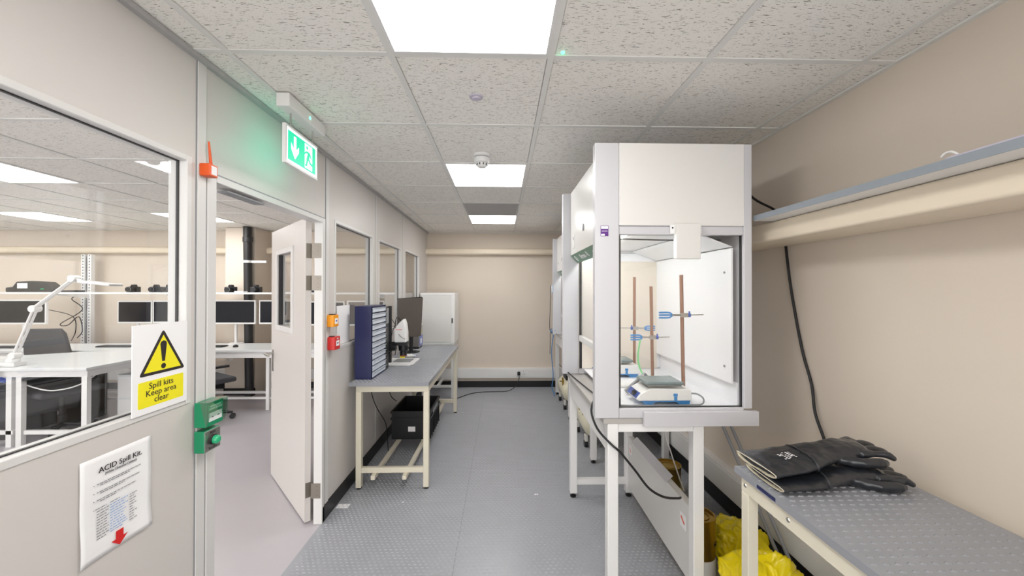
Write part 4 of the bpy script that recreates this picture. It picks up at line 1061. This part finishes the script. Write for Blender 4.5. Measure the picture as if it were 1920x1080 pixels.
w = MB().prism([(-6.62,5.19,1.4505),(-6.05,5.19,1.4505),(-6.0,5.19,1.48),(-6.02,5.19,1.54),(-6.08,5.19,1.585),(-6.3,5.19,1.60),(-6.48,5.19,1.59),(-6.53,5.19,1.52),(-6.62,5.19,1.51)],(0,.11,0)); w.build('body', m_blackpipe, t, bev=.012, seg=3)
B(-6.46,-6.33,5.187,5.19,1.50,1.57).build('label_plate', m_paper, t); B(-6.14,-6.10,5.187,5.19,1.49,1.50).build('indicator', m_led, t) if False else B(-6.16,-6.12,5.187,5.19,1.485,1.50).build('indicator', m_greenb, t)
t = thing('flat_case', (-5.8,5.3,1.45), 'flat black case on the shelf right of the printer', 'case'); B(-5.97,-5.70,5.18,5.30,1.4505,1.475).build('case', m_black, t, bev=.003)

# magnifier lamp
t = thing('magnifier_lamp', (-4.69,3.75,.75), 'white articulated magnifier lamp clamped to the near corner desk', 'lamp')
w = MB(); w.box(-4.76,-4.62,3.69,3.79,.751,.79).lathe((-4.69,3.74,.79),[(.05,0),(.045,.03),(.025,.05)],18).box(-4.83,-4.74,3.625,3.80,.66,.77); w.build('clamp_base', m_white, t, bev=.004)
for dy in (-.016,.016):
    MB().tube([(-4.67,3.74+dy,.86),(-4.49,3.74+dy,1.29)],.010,10,smooth=False).build('lower_arm', m_white, t, smooth=True)
    MB().tube([(-4.49,3.74+dy,1.31),(-4.13,3.74+dy,1.585)],.010,10,smooth=False).build('upper_arm', m_white, t, smooth=True)
w = MB()
for c in ((-4.67,.85),(-4.488,1.30),(-4.125,1.59)): w.lathe((c[0],3.705,c[1]),[(.03,0),(.034,.004),(.034,.066),(.03,.07)],18,'Y')
w.build('joint', m_white, t, smooth=True)
w = MB(); w.tube([(-4.12,3.74,1.59),(-4.05,3.74,1.57)],.012,10,smooth=False); w.obox((-3.88,3.74,1.545),(.15,0,-.016),(0,.07,0),(.001,0,.012)); w.build('lamp_head', m_white, t, bev=.008)
t = thing('paper_cup', (-4.76,3.60,.70), 'white card hanging over the near desk edge below the lamp', 'card'); B(-4.80,-4.70,3.60,3.624,.60,.765).build('card', m_paper, t, bev=.002)

# chairs
def office_chair(x, y, rz, label, zb=1.02):
    t = thing('office_chair', (x, y, 0), label, 'office chair', 'black office chairs in the next room', rz)
    L = dict(local=True)
    MB().prism([(-.20,.19,zb-.5),(-.225,.22,zb-.27),(-.20,.25,zb-.06),(-.16,.26,zb),(.16,.26,zb),(.20,.25,zb-.06),(.225,.22,zb-.27),(.20,.19,zb-.5)],(0,.045,0)).build('backrest', m_dgrey, t, bev=.015, seg=3, **L)
    w = MB().box(-.24,.24,-.24,.22,.43,.49); w.build('seat', m_dgrey, t, bev=.025, seg=3, **L)
    w = MB().tube([(0,.14,.42),(0,.26,.43),(0,.275,.6)],.018,8); w.cyl((0,0,.10),(0,0,.43),.025,14).cyl((0,0,.08),(0,0,.2),.035,14); w.build('column', m_black, t, smooth=True, **L)
    w = MB(); wh = MB()
    for k in range(5):
        a = 2*PI*k/5+.3; e = Vector((math.cos(a),math.sin(a),0)); w.tube([tuple(e*.02+Vector((0,0,.11))), tuple(e*.28+Vector((0,0,.07)))], (lambda t_: .022-.008*t_), 8, smooth=False)
        pz = e*.28; q = Vector((-e.y,e.x,0)); MB().cyl(tuple(pz+q*-.025+Vector((0,0,.028))), tuple(pz+q*.025+Vector((0,0,.028))), .028, 12).build('castor', m_black, t, smooth=True, **L)
    w.build('star_base', m_black, t, **L)
    for s in (-1,1):
        w = MB().tube([(s*.23,.02,.46),(s*.28,.02,.52),(s*.28,.02,.62)],.013,8); w.box(s*.28-.03,s*.28+.03,-.13,.12,.62,.645); w.build('armrest', m_black, t, bev=.004, **L)
    return t
office_chair(-3.38, 4.35, 2.6, 'black office chair half hidden behind the left door post', zb=1.1)
c2 = office_chair(-5.36, 4.80, PI+.15, 'grey backed office chair between the two desks at far left', zb=1.03)
office_chair(-4.52, 4.0, 1.2, 'black office chair tucked under the near corner desk', zb=.70)
# things under near desk
t = thing('plastic_bin', (-5.0,4.0,0), 'dark grey open bin of bits under the near corner desk', 'bin')
w = MB(); w.box(-5.45,-4.88,3.85,3.87,.02,.55).box(-5.45,-4.88,4.25,4.27,.02,.55).box(-5.45,-5.43,3.87,4.25,.02,.55).box(-4.90,-4.88,3.87,4.25,.02,.55).box(-5.45,-4.88,3.85,4.27,0,.02).box(-5.46,-4.87,3.84,3.85,.52,.56); w.build('tub', m_dgrey, t)
t = thing('blue_case', (-5.0,4.0,.56), 'bright blue box resting on the dark bin below the desk', 'box'); B(-5.12,-4.86,3.86,4.1,.5605,.62).build('case', mat('strong_blue',(30,70,170),.4), t, bev=.006)
t = thing('computer_tower', (-4.5,4.1,0), 'black computer tower under the near corner desk', 'computer'); B(-4.98,-4.70,4.42,4.62,.0,.5).build('case', m_black, t, bev=.005); B(-4.97,-4.71,4.415,4.42,.35,.49).build('front_panel', m_grey, t)
cordp(mfar, 'black_cable', [(-6.5,5.55,1.2),(-6.2,5.6,1.1),(-6.15,5.6,.9),(-6.1,5.5,.76)], .005, m_cord)
cordp(mfar, 'black_cable', [(-5.98,5.5,1.41),(-6.1,5.5,1.35),(-5.95,5.5,1.2),(-6.25,5.5,1.0),(-6.15,5.5,.98),(-6.0,5.5,1.1),(-5.95,5.5,.9),(-6.02,5.5,.80)], .006, m_cord)
cord('white_cable', [(-4.75,3.72,.65),(-4.4,3.72,.53),(-4.2,3.72,.53),(-4.05,3.75,.58),(-3.97,3.8,.66)], .006, m_white, 'white cable slung under the near corner desk')
cord('white_cable', [(-3.55,5.3,.70),(-3.55,5.1,.60),(-3.62,5.1,.54),(-3.68,5.15,.60),(-3.64,5.2,.70)], .006, m_white, 'white cable loop under the long desk seen through the doorway')
